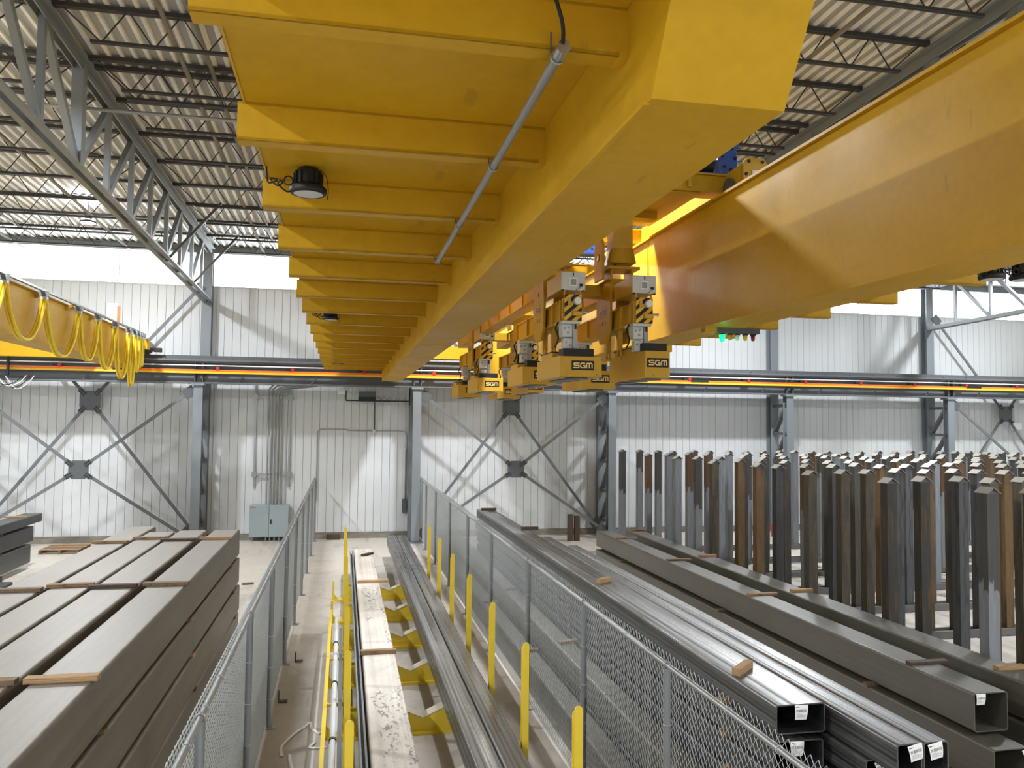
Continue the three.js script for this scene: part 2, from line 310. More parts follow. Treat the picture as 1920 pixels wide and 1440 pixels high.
// roof trusses (span along z)
const NODES = []; for (let z = -24.99; z < 4; z += 1.62) NODES.push(z);
const trussWhere = ['left of the walkway crane', 'above the right-hand crane girder', 'near the pale clerestory on the right'];
TRUSS_X.forEach((x, i) => {
  const t = thing('roof_truss', 'grey steel roof truss ' + trussWhere[i], 'truss', undefined, [x, 0, 0]);
  const yb = z => 7.72 + .02 * (z + 14), yt = z => YR(z) - .2;
  const mem = (n, a, b, w, h) => bar(t, n, M.greySteel, a, b, w, h);
  for (const s of [-1, 1]) {
    mem('bottom_chord', V(s * .055, yb(-26.4), -26.4), V(s * .055, yb(4), 4), .02, .13); mem('bottom_chord_leg', V(s * .1, yb(-26.4) - .06, -26.4), V(s * .1, yb(4) - .06, 4), .1, .015);
    mem('top_chord', V(s * .06, yt(-26.4), -26.4), V(s * .06, yt(4), 4), .02, .15); mem('top_chord_leg', V(s * .11, yt(-26.4) + .07, -26.4), V(s * .11, yt(4) + .07, 4), .1, .015);
  }
  NODES.forEach((z, k) => {
    const heavy = Math.abs(z + 13.65) < .3;
    mem('vertical', V(0, yb(z), z), V(0, yt(z), z), heavy ? .17 : .09, heavy ? .2 : .1);
    if (k) { const zp = NODES[k - 1]; if (z < -13) mem('diagonal', V(0, yb(z), z), V(0, yt(zp), zp), .1, .11); else mem('diagonal', V(0, yb(zp), zp), V(0, yt(z), z), .1, .11); }
  });
});
// open-web joists between trusses
const JB = [[-17.1, -4.2, 'left of the walkway crane truss'], [-4.2, 8.67, 'over the two crane girders'], [8.67, 21.5, 'over the rack posts']];
JB.forEach(([xa, xb, where], bay) => {
  [...NODES, -13.98].forEach((z, k) => {
    if (z > -5 + (bay === 1 ? -0.4 : 0)) return;
    const j = thing('roof_joist', 'dark open-web roof joist ' + where, 'joist', 'roof joists ' + where, [0, YR(z), z]);
    const a = xa + .12, b = xb - .12, H = .5;
    for (const s of [-1, 1]) { bx(j, 'top_chord', M.joist, a, b, -.07, -.005, s * .028 + .022, s * .028 - .022); bx(j, 'bottom_chord', M.joist, a + .5, b - .5, -H - .04, -H, s * .02 + .015, s * .02 - .015); }
    const n = 16, x0 = a + .62, x1 = b - .62, p = (x1 - x0) / n;
    rod(j, 'web_rod', M.joist, V(a + .12, -.06, 0), V(x0, -H, 0), .012); rod(j, 'web_rod', M.joist, V(b - .12, -.06, 0), V(x1, -H, 0), .012);
    for (let q = 0; q < n; q++) { const x = x0 + q * p; rod(j, 'web_rod', M.joist, V(x + .03, -H, 0), V(x + p * .48, -.05, 0), .011); rod(j, 'web_rod', M.joist, V(x + p * .52, -.05, 0), V(x + p - .03, -H, 0), .011); }
  });
  for (let q = 1; q <= 4; q++) {
    const x = xa + (xb - xa) * (q - .42) / 4.2 * .98;
    const g = thing('joist_bridging', 'slim rusty bridging angle under the joists ' + where, 'bridging', 'joist bridging ' + where, [x, 0, 0]);
    bar(g, 'lower_angle', M.bridging, V(0, YR(-26) - .47, -26), V(0, YR(-5) - .47, -5), .05, .05);
    if (q % 2) bar(g, 'upper_angle', M.bridging, V(.25, YR(-26) - .1, -26), V(.25, YR(-5) - .1, -5), .05, .05);
  }
});
for (const [a, b, w] of [[V(-4.2, 7.5, -20.2), V(-3.0, 9.0, -20.3), 'nearer'], [V(-4.2, 7.45, -23.4), V(-3.0, 8.92, -23.5), 'farther']]) {
  const m = bar(scene, 'kicker_brace', M.darkGrey, a, b, .06, .06); tag(m, 'slanting grey brace from truss foot to joist, ' + w + ' from the middle of the hall', 'brace');
}
{ const m = rod(scene, 'sprinkler_pipe', M.conduit, V(-16, 8.75, -13.9), V(8.5, 8.75, -13.9), .03, true); tag(m, 'thin pale sprinkler pipe crossing the heavy truss post', 'pipe'); }
// high-bay lamps, with the added unseen row behind the camera
const lampBody = new THREE.LatheGeometry([[0, .2], [.08, .2], [.09, .06], [.19, .04], [.2, 0], [.17, -.005], [.17, 0], [0, .0]].map(p => new THREE.Vector2(...p)), 20);
const addedRingGlow = std(0xffffff, .5, 0, { emissive: 0xf4f8ff, emissiveIntensity: 8 });
const lensGlow = std(0xffffff, .5, 0, { emissive: 0xfffaf0, emissiveIntensity: 60 });
LAMP_Z.forEach((z, r) => LAMP_X.forEach((x, c) => {
  if (z === -2 && x > 0 && x < 9) return;                               // left out so the plain girder web is not overlit
  const y = 8.72, l = thing('high_bay_lamp', 'lit black high-bay lamp hanging on a stem below the roof deck', 'lamp', 'lit high-bay lamps', [x, y, z]);
  mesh('housing', lampBody, M.black, l); const d = mesh('lens', new THREE.CircleGeometry(.165, 20).rotateX(Math.PI / 2), lensGlow, l); d.position.y = -.002;
  rod(l, 'stem', M.black, V(0, .2, 0), V(0, YR(z) - y - .012, 0), .01);
  const a = new THREE.RectAreaLight(0xf4f8ff, LAMP_NITS, .34, .34); a.position.set(0, -.02, 0); a.lookAt(0, -1, 0); a.rotation.set(-Math.PI / 2, 0, 0); l.add(a);
  mesh('added_top_ring', new THREE.RingGeometry(.1, .165, 20).rotateX(-Math.PI / 2), addedRingGlow, l, 'added glowing upper ring').position.y = .075;
  const u = new THREE.RectAreaLight(0xf4f8ff, LAMP_NITS * .16, .24, .24); u.position.set(0, .215, 0); u.rotation.set(Math.PI / 2, 0, 0); l.add(u);  // ring and upward light are added to brighten the roof deck
}));

// ---------------------------------------------------------------- the near bridge crane
const rib_z = []; for (let k = 0; k < 16; k++) rib_z.push(-3.12 - 1.405 * k);
const crane = thing('bridge_crane', 'big yellow double-girder bridge crane spanning overhead with ribbed walkway', 'crane', undefined, [0, 5, 0]);
function boxGirder(x0, x1, h, label) {
  const prof = [[-2.86, 0], [-24.95, 0], [-25.12, .45], [-25.12, h], [-1.9, h], [-2.0, 1.35]];
  const pos = [], uv = []; const tri = (a, b, c, f) => { for (const q of [a, b, c]) { pos.push(...q); uv.push(...f(q)); } };
  const side = (x, flip) => { const P3 = prof.map(([z, y]) => [x, y, z]); for (const t of THREE.ShapeUtils.triangulateShape(prof.map(p => new THREE.Vector2(...p)), [])) { const [a, b, c] = flip ? [t[0], t[2], t[1]] : t; tri(P3[a], P3[b], P3[c], q => [q[2], q[1]]); } };
  side(x0, false); side(x1, true);
  for (let i = 0; i < prof.length; i++) { const A = prof[i], B = prof[(i + 1) % prof.length]; const a = [x0, A[1], A[0]], b = [x0, B[1], B[0]], c = [x1, B[1], B[0]], d = [x1, A[1], A[0]]; tri(a, c, b, q => [q[0], q[2] + q[1]]); tri(a, d, c, q => [q[0], q[2] + q[1]]); }
  const g = new THREE.BufferGeometry(); g.setAttribute('position', new THREE.Float32BufferAttribute(pos, 3)); g.setAttribute('uv', new THREE.Float32BufferAttribute(uv, 2)); g.computeVertexNormals();
  const mt = M.yellow.clone(); mt.side = THREE.DoubleSide;
  const m = mesh('girder', g, mt, crane, label);
  bx(m, 'top_flange', M.yellow, x0 - .05, x1 + .05, h, h + .03, -1.9, -25.3);
  for (const z of [-12.9, -19.2]) bx(m, 'weld_seam', M.yellow, x0 + .0, x1 - .0, -.004, 0, z, z - .02);
  return m;
}
const gA = boxGirder(1.13, 1.69, 1.5, 'yellow box girder with walkway ribs'), gB = boxGirder(4.42, 5.0, 1.5, 'yellow box girder in full side view');
bx(gB, 'vertical_seam', M.yellow, 4.412, 4.42, .02, 1.48, -11.3, -11.32); bx(gB, 'bottom_flange_lip', M.yellow, 4.395, 4.43, -.012, .004, -2.86, -24.9); bx(gA, 'bottom_flange_lip', M.yellow, 1.115, 1.14, -.01, .004, -2.9, -24.9);
bx(crane, 'trolley_rail', M.darkGrey, 1.38, 1.44, 1.53, 1.6, -2, -25); bx(crane, 'trolley_rail', M.darkGrey, 4.68, 4.74, 1.53, 1.6, -2, -25);
const channel = (x0, x1) => mergeGeometries([gBox(x0, x1, .28, .49, -.012, 0), gBox(x0, x1, .28, .295, -.11, 0), gBox(x0, x1, .475, .49, -.11, 0)].map(g => g.toNonIndexed()));
const ribL = channel(-.6, 1.13), ribR = channel(5.0, 6.7);
rib_z.forEach((z, k) => {
  mesh('walkway_rib', ribL, M.yellow, crane).position.z = z;
  bx(crane, 'rib_weld_plate', M.yellow, 1.09, 1.13, .27, .3, z + .004, z - .1);
  if (k > 2) mesh('walkway_rib', ribR, M.yellow, crane).position.z = z;
});
// walkway plates, one between each pair of ribs, with a lifted edge strip
for (let k = -1; k < rib_z.length - 1; k++) {
  const z0 = k < 0 ? -2.0 : rib_z[k] - .006, z1 = rib_z[k + 1] + (-.006);
  bx(crane, 'walkway_plate', M.yellow, -.56, 1.128, .49, .498, z0, z1 + .004);
  if (k > 2) bx(crane, 'walkway_plate', M.yellow, 5.002, 6.68, .49, .498, z0, z1 + .004);
  bx(crane, 'edge_strip', M.yellow2, -.572, -.56, .485, .6, z0, z1 + .004);
}
for (let z = -3.2; z > -24; z -= 1.405) { for (const x of [-.555]) { bx(crane, 'handrail_post', M.yellow2, x, x + .05, .5, 1.55, z, z - .05); } }
for (const y of [1.0, 1.5]) bx(crane, 'handrail', M.yellow2, -.555, -.505, y, y + .04, -2.4, -24.4);
bx(crane, 'end_truck', M.yellow, .3, 5.9, .75, 1.15, -25.12, -25.7);
bx(crane, 'end_truck', M.yellow, .3, 5.9, .95, 1.35, -1.9, -1.5);
for (const x of [.6, 5.5]) { const w = mesh('wheel', new THREE.CylinderGeometry(.2, .2, .1, 20).rotateX(Math.PI / 2), M.darkGrey, crane); w.position.set(x, .88, -25.5); }
{ // conduit slung under the ribs with cable
  const c = mesh('conduit', cylR, M.galv, crane, 'galvanised conduit slung under the ribs'); const l = orient(c, V(.82, .235, -3.04), V(.82, .235, -7.38)); c.scale.set(.022, l, .022);
  for (const z of [-3.1, -4.53, -5.95, -7.34]) { const k = mesh('conduit_clamp', new THREE.TorusGeometry(.026, .006, 6, 14), M.galv, crane); k.position.set(.82, .235, z); bx(crane, 'clamp_rod', M.darkGrey, .79, .796, .25, .34, z, z - .006); bx(crane, 'clamp_rod', M.darkGrey, .845, .851, .25, .34, z, z - .006); }
  const col = mesh('conduit_collar', cylR, M.chrome, crane); const cl = orient(col, V(.82, .235, -3.0), V(.82, .235, -3.07)); col.scale.set(.028, cl, .028);
  mesh('cable', tubePath([[.82, .235, -3.02], [.8, .3, -2.95], [.745, .42, -2.9], [.73, .55, -2.9], [.73, .75, -2.88]], .008), M.rubber, crane, 'black cable entering the conduit');
}
{ // square hollow socket hanging beside the first rib
  const s = poly([[-.035, -.035], [.035, -.035], [.035, .035], [-.035, .035]]); s.holes.push(poly([[-.027, -.027], [-.027, .027], [.027, .027], [.027, -.027]]));
  const m = mesh('rail_socket', extr(s, .5).rotateX(-Math.PI / 2), M.yellow2, crane, 'open square tube stub'); m.position.set(.87, .33, -2.75);
  bx(crane, 'stub_bracket', M.yellow2, .73, .8, .42, .46, -2.7, -2.85);
  const b = rod(crane, 'bright_pipe', M.white, V(.9, .44, -2.74), V(.98, .62, -2.7), .022, true);
}
function lampUnder(x, y, z, label, loopSide) {                          // unlit round work lamp with fins
  const l = thing('work_lamp', label, 'lamp', undefined, [x, y, z]);
  const b = new THREE.LatheGeometry([[0, .17], [.07, .17], [.085, .155], [.085, .07], [.075, .06], [.11, .05], [.125, .035], [.125, .015], [.118, 0], [.1, -.004], [.1, 0]].map(p => new THREE.Vector2(...p)), 28);
  mesh('housing', b, M.black, l); const f = mesh('lens', new THREE.CircleGeometry(.1, 28).rotateX(Math.PI / 2), M.lightGrey, l, 'pale unlit lens'); f.position.y = -.001;
  for (let k = 0; k < 12; k++) { const a = k * Math.PI / 6; const fin = bx(l, 'fin', M.black, -.004, .004, .06, .15, .07, .1); fin.position.set(Math.sin(a) * .085, .1, Math.cos(a) * .085); fin.rotation.y = a; }
  bx(l, 'mount_bracket', M.darkGrey, -.05, .05, .165, .18, .02, -.02);
  mesh('cord', tubePath([[-.09, .02, .02], [-.14, .0, .03], [-.2, .05, .04], [-.16, .07, .04], [-.2, .03, .05], [-.25, .08, .04], [-.2, .07, .05], [-.26, .05, .04], [-.275, .12, .03], [-.28, .17, .0]], .006, 60), M.rubber, l, 'coiled black cord');
  mesh('cord_loop', new THREE.TorusGeometry(.03, .005, 6, 16), M.rubber, l).position.set(-.13, .07, .05);
  mesh('safety_wire', tubePath([[.08, .17, 0], [.12, .12, .02], [.135, .03, .03], [.13, -.04, .03]], .003), M.rubber, l);
}
lampUnder(-.27, 5.31, -5.64, 'unlit black round lamp with coiled cord under the near walkway ribs');
lampUnder(-.226, 5.31, -12.62, 'unlit black round lamp halfway along under the walkway ribs');
lampUnder(-.17, 5.31, -22.2, 'small unlit black round lamp far along under the walkway ribs');
lampUnder(6.32, 5.24, -6.85, 'left of the two unlit black lamps beyond the right-hand girder');
lampUnder(6.64, 5.24, -6.8, 'right of the two unlit black lamps beyond the right-hand girder');
bx(crane, 'lamp_bar', M.black, 5.0, 6.75, .42, .48, -6.78, -6.88, 'black lamp bar');
{ // row of beacons under the right girder
  const b = thing('beacon_bar', 'dark bar of coloured signal beacons under the right-hand girder', 'beacon', undefined, [0, 4.96, -9.5]);
  bx(b, 'bar', M.darkGrey, 4.62, 5.22, -.03, .04, .05, -.05); bx(b, 'bar_case', M.yellow2, 4.46, 4.62, -.03, .04, .06, -.06);
  const glow = (c, e) => std(c, .3, 0, { emissive: c, emissiveIntensity: e });
  [[4.72, glow(0x18e08a, 1.2), 'lit green beacon'], [4.83, std(0xd9822a, .3), 'orange beacon'], [4.93, std(0xe6e6e6, .3), 'white beacon'], [5.04, std(0xe0c020, .3), 'yellow beacon'], [5.15, std(0x8c1420, .3), 'red beacon']].forEach(([x, m, lb]) => {
    bx(b, 'beacon_base', M.black, x - .026, x + .026, -.05, -.03, .026, -.026);
    const d = mesh('beacon', new THREE.LatheGeometry([[0, -.07], [.022, -.062], [.03, 0], [0, 0]].map(p => new THREE.Vector2(...p)), 14), m, b, lb); d.position.set(x, -.05, 0); if (lb[0] === 'l') d.scale.setScalar(1.35);
  });
  const pl = new THREE.PointLight(0x20ff9a, .05); pl.position.set(4.72, -.2, .05); pl.castShadow = true; b.add(pl);
}

// ---------------------------------------------------------------- trolley, spreader, lifting magnets
{
  const t = thing('crane_trolley', 'yellow crane trolley with blue gear units on top of the girders', 'trolley', undefined, [0, 6.7, 0]);
  for (const z of [-9.4, -12.4, -15.4]) { bx(t, 'cross_beam', M.yellow, 1.4, 4.72, .02, .23, z, z - .3); bx(t, 'cross_beam_flange', M.yellow, 1.4, 4.72, .23, .25, z + .04, z - .34); }
  for (const x of [1.2, 4.72]) bx(t, 'side_beam', M.yellow, x, x + .22, .03, .26, -8.98, -16.2);
  bx(t, 'deck_plate', M.yellow, 1.8, 4.4, -.0, .02, -9.45, -11.2);
  bx(t, 'cross_angle', M.yellow, 1.8, 4.2, -.1, .0, -10.4, -10.6);
  const wp = extr(poly([[-.14, -.06], [.16, -.06], [.16, .27], [.12, .32], [-.1, .32], [-.14, .27]]), .04, .006);
  for (const [x, z] of [[4.86, -8.95], [4.86, -16.3], [1.28, -8.95], [1.28, -16.3]]) {
    const w = mesh('wheel_plate', wp, M.yellow2, t); w.position.set(x, 0, z);
    bx(w, 'bearing_plate', M.white, -.04, .09, .03, .17, .05, .06, 'white bearing plate'); const h = mesh('hub', new THREE.CylinderGeometry(.035, .035, .04, 16).rotateX(Math.PI / 2), M.red, w, 'dark red hub'); h.position.set(.03, .1, .065);
    for (const [a, b] of [[-.08, .28], [.1, .28], [-.115, .12]]) { const o = mesh('bolt', boltG, M.black, w); o.position.set(a, b, .05); }
    const wh = mesh('wheel', new THREE.CylinderGeometry(.13, .13, .08, 20).rotateZ(Math.PI / 2), M.darkGrey, t); wh.position.set(x - .15 * (x > 3 ? 1 : -1), .03, z - .3);
  }
  for (const [gx, z] of [[4.8, -9.62], [4.5, -14.6]]) {
    const g = mesh('gear_unit', extr(poly([[-.1, 0], [.1, 0], [.12, .1], [.11, .3], [.08, .36], [.14, .37], [.14, .48], [-.07, .48], [-.1, .42], [-.13, .2]]), .14, .012), M.blue, t, 'blue gear unit'); g.position.set(gx, .28, z);
    for (let k = 0; k < 6; k++) { const b = mesh('bolt', boltG, M.black, g); b.position.set(.09 * Math.cos(k), .22 + .15 * Math.sin(k), .155); }
    const m = mesh('motor', new THREE.CylinderGeometry(.11, .11, .5, 18).rotateZ(Math.PI / 2), M.black, t, 'black motor'); m.position.set(gx - .42, .42, z); bx(t, 'terminal_box', M.darkGrey, gx - .5, gx - .35, .52, .62, z + .08, z - .08); bx(t, 'motor_foot', M.blue, gx - .6, gx + .1, .26, .3, z + .14, z - .14);
  }
  bx(t, 'nameplate_box', M.yellow2, 4.36, 4.55, .55, .72, -9.9, -9.95); bx(t, 'limit_switch', M.yellow2, 4.2, 4.24, .06, .16, -9.39, -9.36);
  for (const z of [-10.6, -13.4]) { const d = mesh('hoist_drum', new THREE.CylinderGeometry(.26, .26, 1.7, 22).rotateZ(Math.PI / 2), M.darkGrey, t); d.position.set(2.8, .4, z); }
}
{ // spreader frame: two long booms, masts and hangers
  const s = thing('spreader_frame', 'yellow lifting spreader frame with masts hanging from the trolley', 'lifting frame', undefined, [0, 5.4, 0]);
  for (const x of [2.44, 3.31]) {
    bx(s, 'boom', M.yellow, x, x + .22, .0, .2, -9.75, -17.6); bx(s, 'boom_flange', M.yellow, x - .03, x + .25, .2, .215, -9.75, -17.6);
    for (let z = -11; z > -15; z -= .9) bx(s, 'boom_stiffener', M.yellow, x - .015, x, .01, .2, z, z - .012);
  }
  for (const z of [-10.1, -13.2, -16]) bx(s, 'cross_tie', M.yellow, 2.66, 3.31, .03, .18, z, z - .22);
  for (const x of [2.46, 3.36]) for (const z of [-9.8, -15.6]) {
    const c = poly([[-.13, .02], [.13, .02], [.13, .62], [-.13, .62]]);
    bx(s, 'mast_tube', M.yellow2, x, x + .26, .62, 1.3, z, z - .26);
    const ft = mesh('mast_shoe', new THREE.CylinderGeometry(.185, .235, .2, 4, 1).rotateY(Math.PI / 4), M.yellow2, s); ft.position.set(x + .13, .53, z - .13);
    bx(s, 'mast_neck', M.yellow2, x + .06, x + .2, .38, .45, z - .06, z - .2); cb(s, 'mast_plate', M.yellow2, x - .08, x + .34, .345, .38, z + .06, z - .32, .005);
    for (const k of [-.04, .24]) bx(s, 'gusset', M.yellow2, x + k, x + k + .02, .215, .345, z + .02, z - .28);
    // cheek plate with pin hole beside the mast
    const ck = poly([[-.17, -.28], [.17, -.28], [.17, .16], [.1, .27], [-.1, .27], [-.17, .16]]); const hole = new THREE.Path(); hole.absarc(0, .02, .055, 0, Math.PI * 2, true); ck.holes.push(hole);
    const cp = mesh('cheek_plate', extr(ck, .03).rotateY(Math.PI / 2), M.yellow, s); cp.position.set(x - .14, .5, z - .2);
    const pin = mesh('pin', new THREE.CylinderGeometry(.04, .04, .1, 12).rotateZ(Math.PI / 2), M.chrome, s); pin.position.set(x - .1, .52, z - .2);
  }
}
// a lifter arm: built at (0,0) = left edge of striped face, front plane
function lifter(x, z, label) {
  const l = thing('lifter_arm', label, 'lifter', 'magnet lifter arms', [x, 5, z]), W = .21;
  bx(l, 'arm', M.yellow, .02, W - .02, -.04, .18, -.02, -2.75); bx(l, 'arm_flange', M.yellow, 0, W, -.06, -.04, 0, -2.8); bx(l, 'arm_flange', M.yellow, 0, W, .18, .2, -.3, -2.8);
  for (const zz of [-.04, -.16, -.5, -1.9, -2.6, -2.74]) { bx(l, 'stiffener', M.yellow2, -.012, .02, -.04, .2, zz, zz - .035); bx(l, 'stiffener', M.yellow2, W - .02, W + .012, -.04, .2, zz, zz - .035); }
  bx(l, 'end_plate', M.yellow2, 0, W, -.06, .245, .0, -.03);
  const hz = mesh('hazard_panel', new THREE.PlaneGeometry(W - .004, .3), M.hazard, l, 'black and yellow striped end panel'); hz.position.set(W / 2, .092, .003);
  // hanger plate with badge and slots
  const hs = poly([[-.27, .55], [.2, .55], [.27, .3], [.27, -.06], [.12, -.2], [-.14, -.2], [-.27, -.06], [-.3, .3]]); const ph = new THREE.Path(); ph.absarc(-.03, .4, .035, 0, Math.PI * 2, true); hs.holes.push(ph);
  for (let k = 0; k < 3; k++) { const o = new THREE.Path(); o.absellipse(-.1 + k * .11, .06, .014, .03, 0, Math.PI * 2, true); hs.holes.push(o); }
  const hp = extr(hs, .03).rotateY(Math.PI / 2);
  for (const xx of [-.045, W + .015]) mesh('hanger_plate', hp, M.yellow, l).position.set(xx, 0, -1.1);
  const bd = mesh('badge', new THREE.PlaneGeometry(.26, .12).rotateY(-Math.PI / 2), M.logoPlate, l, 'small lettered badge'); bd.position.set(-.048, .2, -1.1);
  // control box: pale front, yellow shroud
  cb(l, 'control_box', M.yellow2, -.035, .245, .3, .5, -.02, -.68, .005); const fr = cb(l, 'control_panel', M.lightGrey, -.04, .25, .295, .505, .0, -.02, .004, 'pale grey control panel');
  bx(fr, 'window_frame', M.white, -.05, .05, -.06, .04, .012, .016); bx(fr, 'window', M.cabinet, -.034, .034, -.045, .025, .016, .018); bx(fr, 'latch', M.black, -.004, .006, .06, .095, .012, .018); bx(fr, 'cable_gland', M.black, .075, .11, -.06, -.03, .012, .03);
  bx(fr, 'foot', M.black, -.14, -.11, -.115, -.1, -.02, .01); bx(fr, 'foot', M.black, .11, .14, -.115, -.1, -.02, .01);
  for (const xx of [.0, .19]) bx(l, 'box_post', M.yellow2, xx, xx + .02, .24, .3, -.03, -.05);
  // lamp and sensor bracket on the striped face
  const lp = mesh('signal_lamp', new THREE.CylinderGeometry(.04, .044, .07, 18).rotateX(Math.PI / 2), M.white, l, 'white round signal lamp'); lp.position.set(.145, .165, .04);
  const ring = mesh('lamp_ring', new THREE.TorusGeometry(.043, .008, 8, 18), M.galv, l); ring.position.set(.145, .165, .03);
  bx(l, 'lamp_bracket', M.yellow2, .04, .075, .12, .2, .005, .02);
  cb(l, 'sensor_bracket', M.yellow2, .09, .2, -.005, .045, .005, .06, .005); const sn = mesh('sensor', new THREE.CylinderGeometry(.012, .016, .08, 10).rotateZ(Math.PI / 2), M.chrome, l); sn.position.set(.225, .04, .04);
  mesh('lamp_wire', tubePath([[.14, .2, .03], [.11, .25, .04], [.13, .29, .04], [.19, .33, .03]], .004), M.darkGrey, l);
  // screw jacks front and rear, lifting rings between
  for (const zz of [-.18, -2.5]) {
    cb(l, 'jack_mount', M.lightGrey, -.02, .2, -.09, -.06, zz + .16, zz - .16, .004);
    cb(l, 'jack_body', M.lightGrey, .0, .13, -.24, -.09, zz + .1, zz - .06, .01); cb(l, 'jack_gear', M.lightGrey, .03, .16, -.38, -.25, zz + .08, zz - .06, .01);
    bx(l, 'jack_screw', M.galv, .125, .175, -.4, -.09, zz + .12, zz + .08); bx(l, 'jack_slot', M.black, .14, .165, -.15, -.09, zz + .121, zz + .124);
    for (const [a, b] of [[.03, -.14], [.07, -.19], [.05, -.3], [.1, -.33], [.08, -.13]]) { const o = mesh('bolt', boltG, M.galv, l); o.scale.setScalar(.7); o.position.set(a, b, zz + .105 - (b < -.25 ? .02 : 0)); }
    mesh('hose', tubePath([[-.02, -.06, zz], [-.07, -.14, zz + .06], [-.03, -.25, zz + .04], [-.06, -.36, zz]], .01), M.rubber, l, 'black hose');
  }
  for (const zz of [-.85, -1.3]) { bx(l, 'ring_link', M.yellow2, .07, .13, -.3, -.06, zz + .03, zz - .03); const rg = mesh('lifting_ring', new THREE.TorusGeometry(.06, .018, 8, 18).rotateY(Math.PI / 2), M.yellow2, l); rg.position.set(.1, -.34, zz); }
  return l;
}
lifter(2.46, -8.9, 'near yellow lifter arm with striped end, closer to the walkway girder');
lifter(3.33, -8.9, 'near yellow lifter arm with striped end, closer to the plain girder');
lifter(2.46, -14.6, 'far yellow lifter arm with striped end, closer to the walkway girder');
lifter(3.33, -14.6, 'far yellow lifter arm with striped end, closer to the plain girder');
function magnet(x0, x1, y0, y1, z0, depth, label, logoX, base) {
  const m = thing('lifting_magnet', label, 'magnet', 'rectangular lifting magnets', [0, y0, z0]), h = y1 - y0;
  cb(m, 'body', M.yellow2, x0, x1, 0, h, 0, -depth, .008);
  const pl = mesh('logo_plate', new THREE.PlaneGeometry(.27, .11), M.logo, m, 'black SGM logo plate'); pl.position.set(logoX, h * .56, .002);
  cb(m, 'junction_box', M.black, base[0], base[1], h, h + .09, -.02, -.22, .006, 'black junction box');
  cb(m, 'yoke', M.yellow2, x0 + .02, x1 - .05, h, h + .07, -.4, -depth + .15, .006); bx(m, 'yoke_cap', M.black, x0 + .01, x1 - .04, h + .07, h + .08, -.39, -depth + .14);
  const n = 3, w = x1 - x0; for (let k = 0; k < n; k++) { const p = mesh('pole_shoe', new THREE.CylinderGeometry(Math.min(w, depth / n) * .36, Math.min(w, depth / n) * .4, .014, 20), M.hook, m, 'grey round pole face'); p.position.set((x0 + x1) / 2, -.008, -depth * (k + .5) / n); }
  for (const x of [x0 + .1, x1 - .06]) { const b = mesh('bolt', boltG, M.hook, m); b.scale.setScalar(.4); b.position.set(x, .03, .002); }
}
magnet(2.40, 2.91, 4.29, 4.53, -8.88, 1.08, 'wide SGM magnet at the front of the near arm by the walkway girder', 2.68, [2.45, 2.82]);
magnet(3.44, 3.75, 4.30, 4.62, -8.88, 1.3, 'narrow SGM magnet at the front of the near arm by the plain girder', 3.595, [3.42, 3.72]);
magnet(2.38, 2.88, 4.29, 4.53, -10.75, 1.0, 'SGM magnet at the rear of the near arm by the walkway girder', 2.68, [2.45, 2.8]);
magnet(3.22, 3.72, 4.24, 4.5, -10.75, 1.0, 'SGM magnet at the rear of the near arm by the plain girder', 3.5, [3.3, 3.6]);
magnet(2.37, 2.87, 4.33, 4.58, -14.58, 1.08, 'wide SGM magnet at the front of the far arm by the walkway girder', 2.66, [2.43, 2.77]);
magnet(3.36, 3.65, 4.33, 4.52, -14.58, 1.6, 'narrow SGM magnet at the front of the far arm by the plain girder', 3.48, [3.4, 3.6]);
magnet(2.30, 2.8, 4.28, 4.54, -16.5, 1.0, 'SGM magnet at the rear of the far arm by the walkway girder', 2.6, [2.4, 2.7]);
magnet(3.2, 3.7, 4.28, 4.54, -16.9, 1.0, 'SGM magnet at the rear of the far arm by the plain girder', 3.5, [3.3, 3.6]);

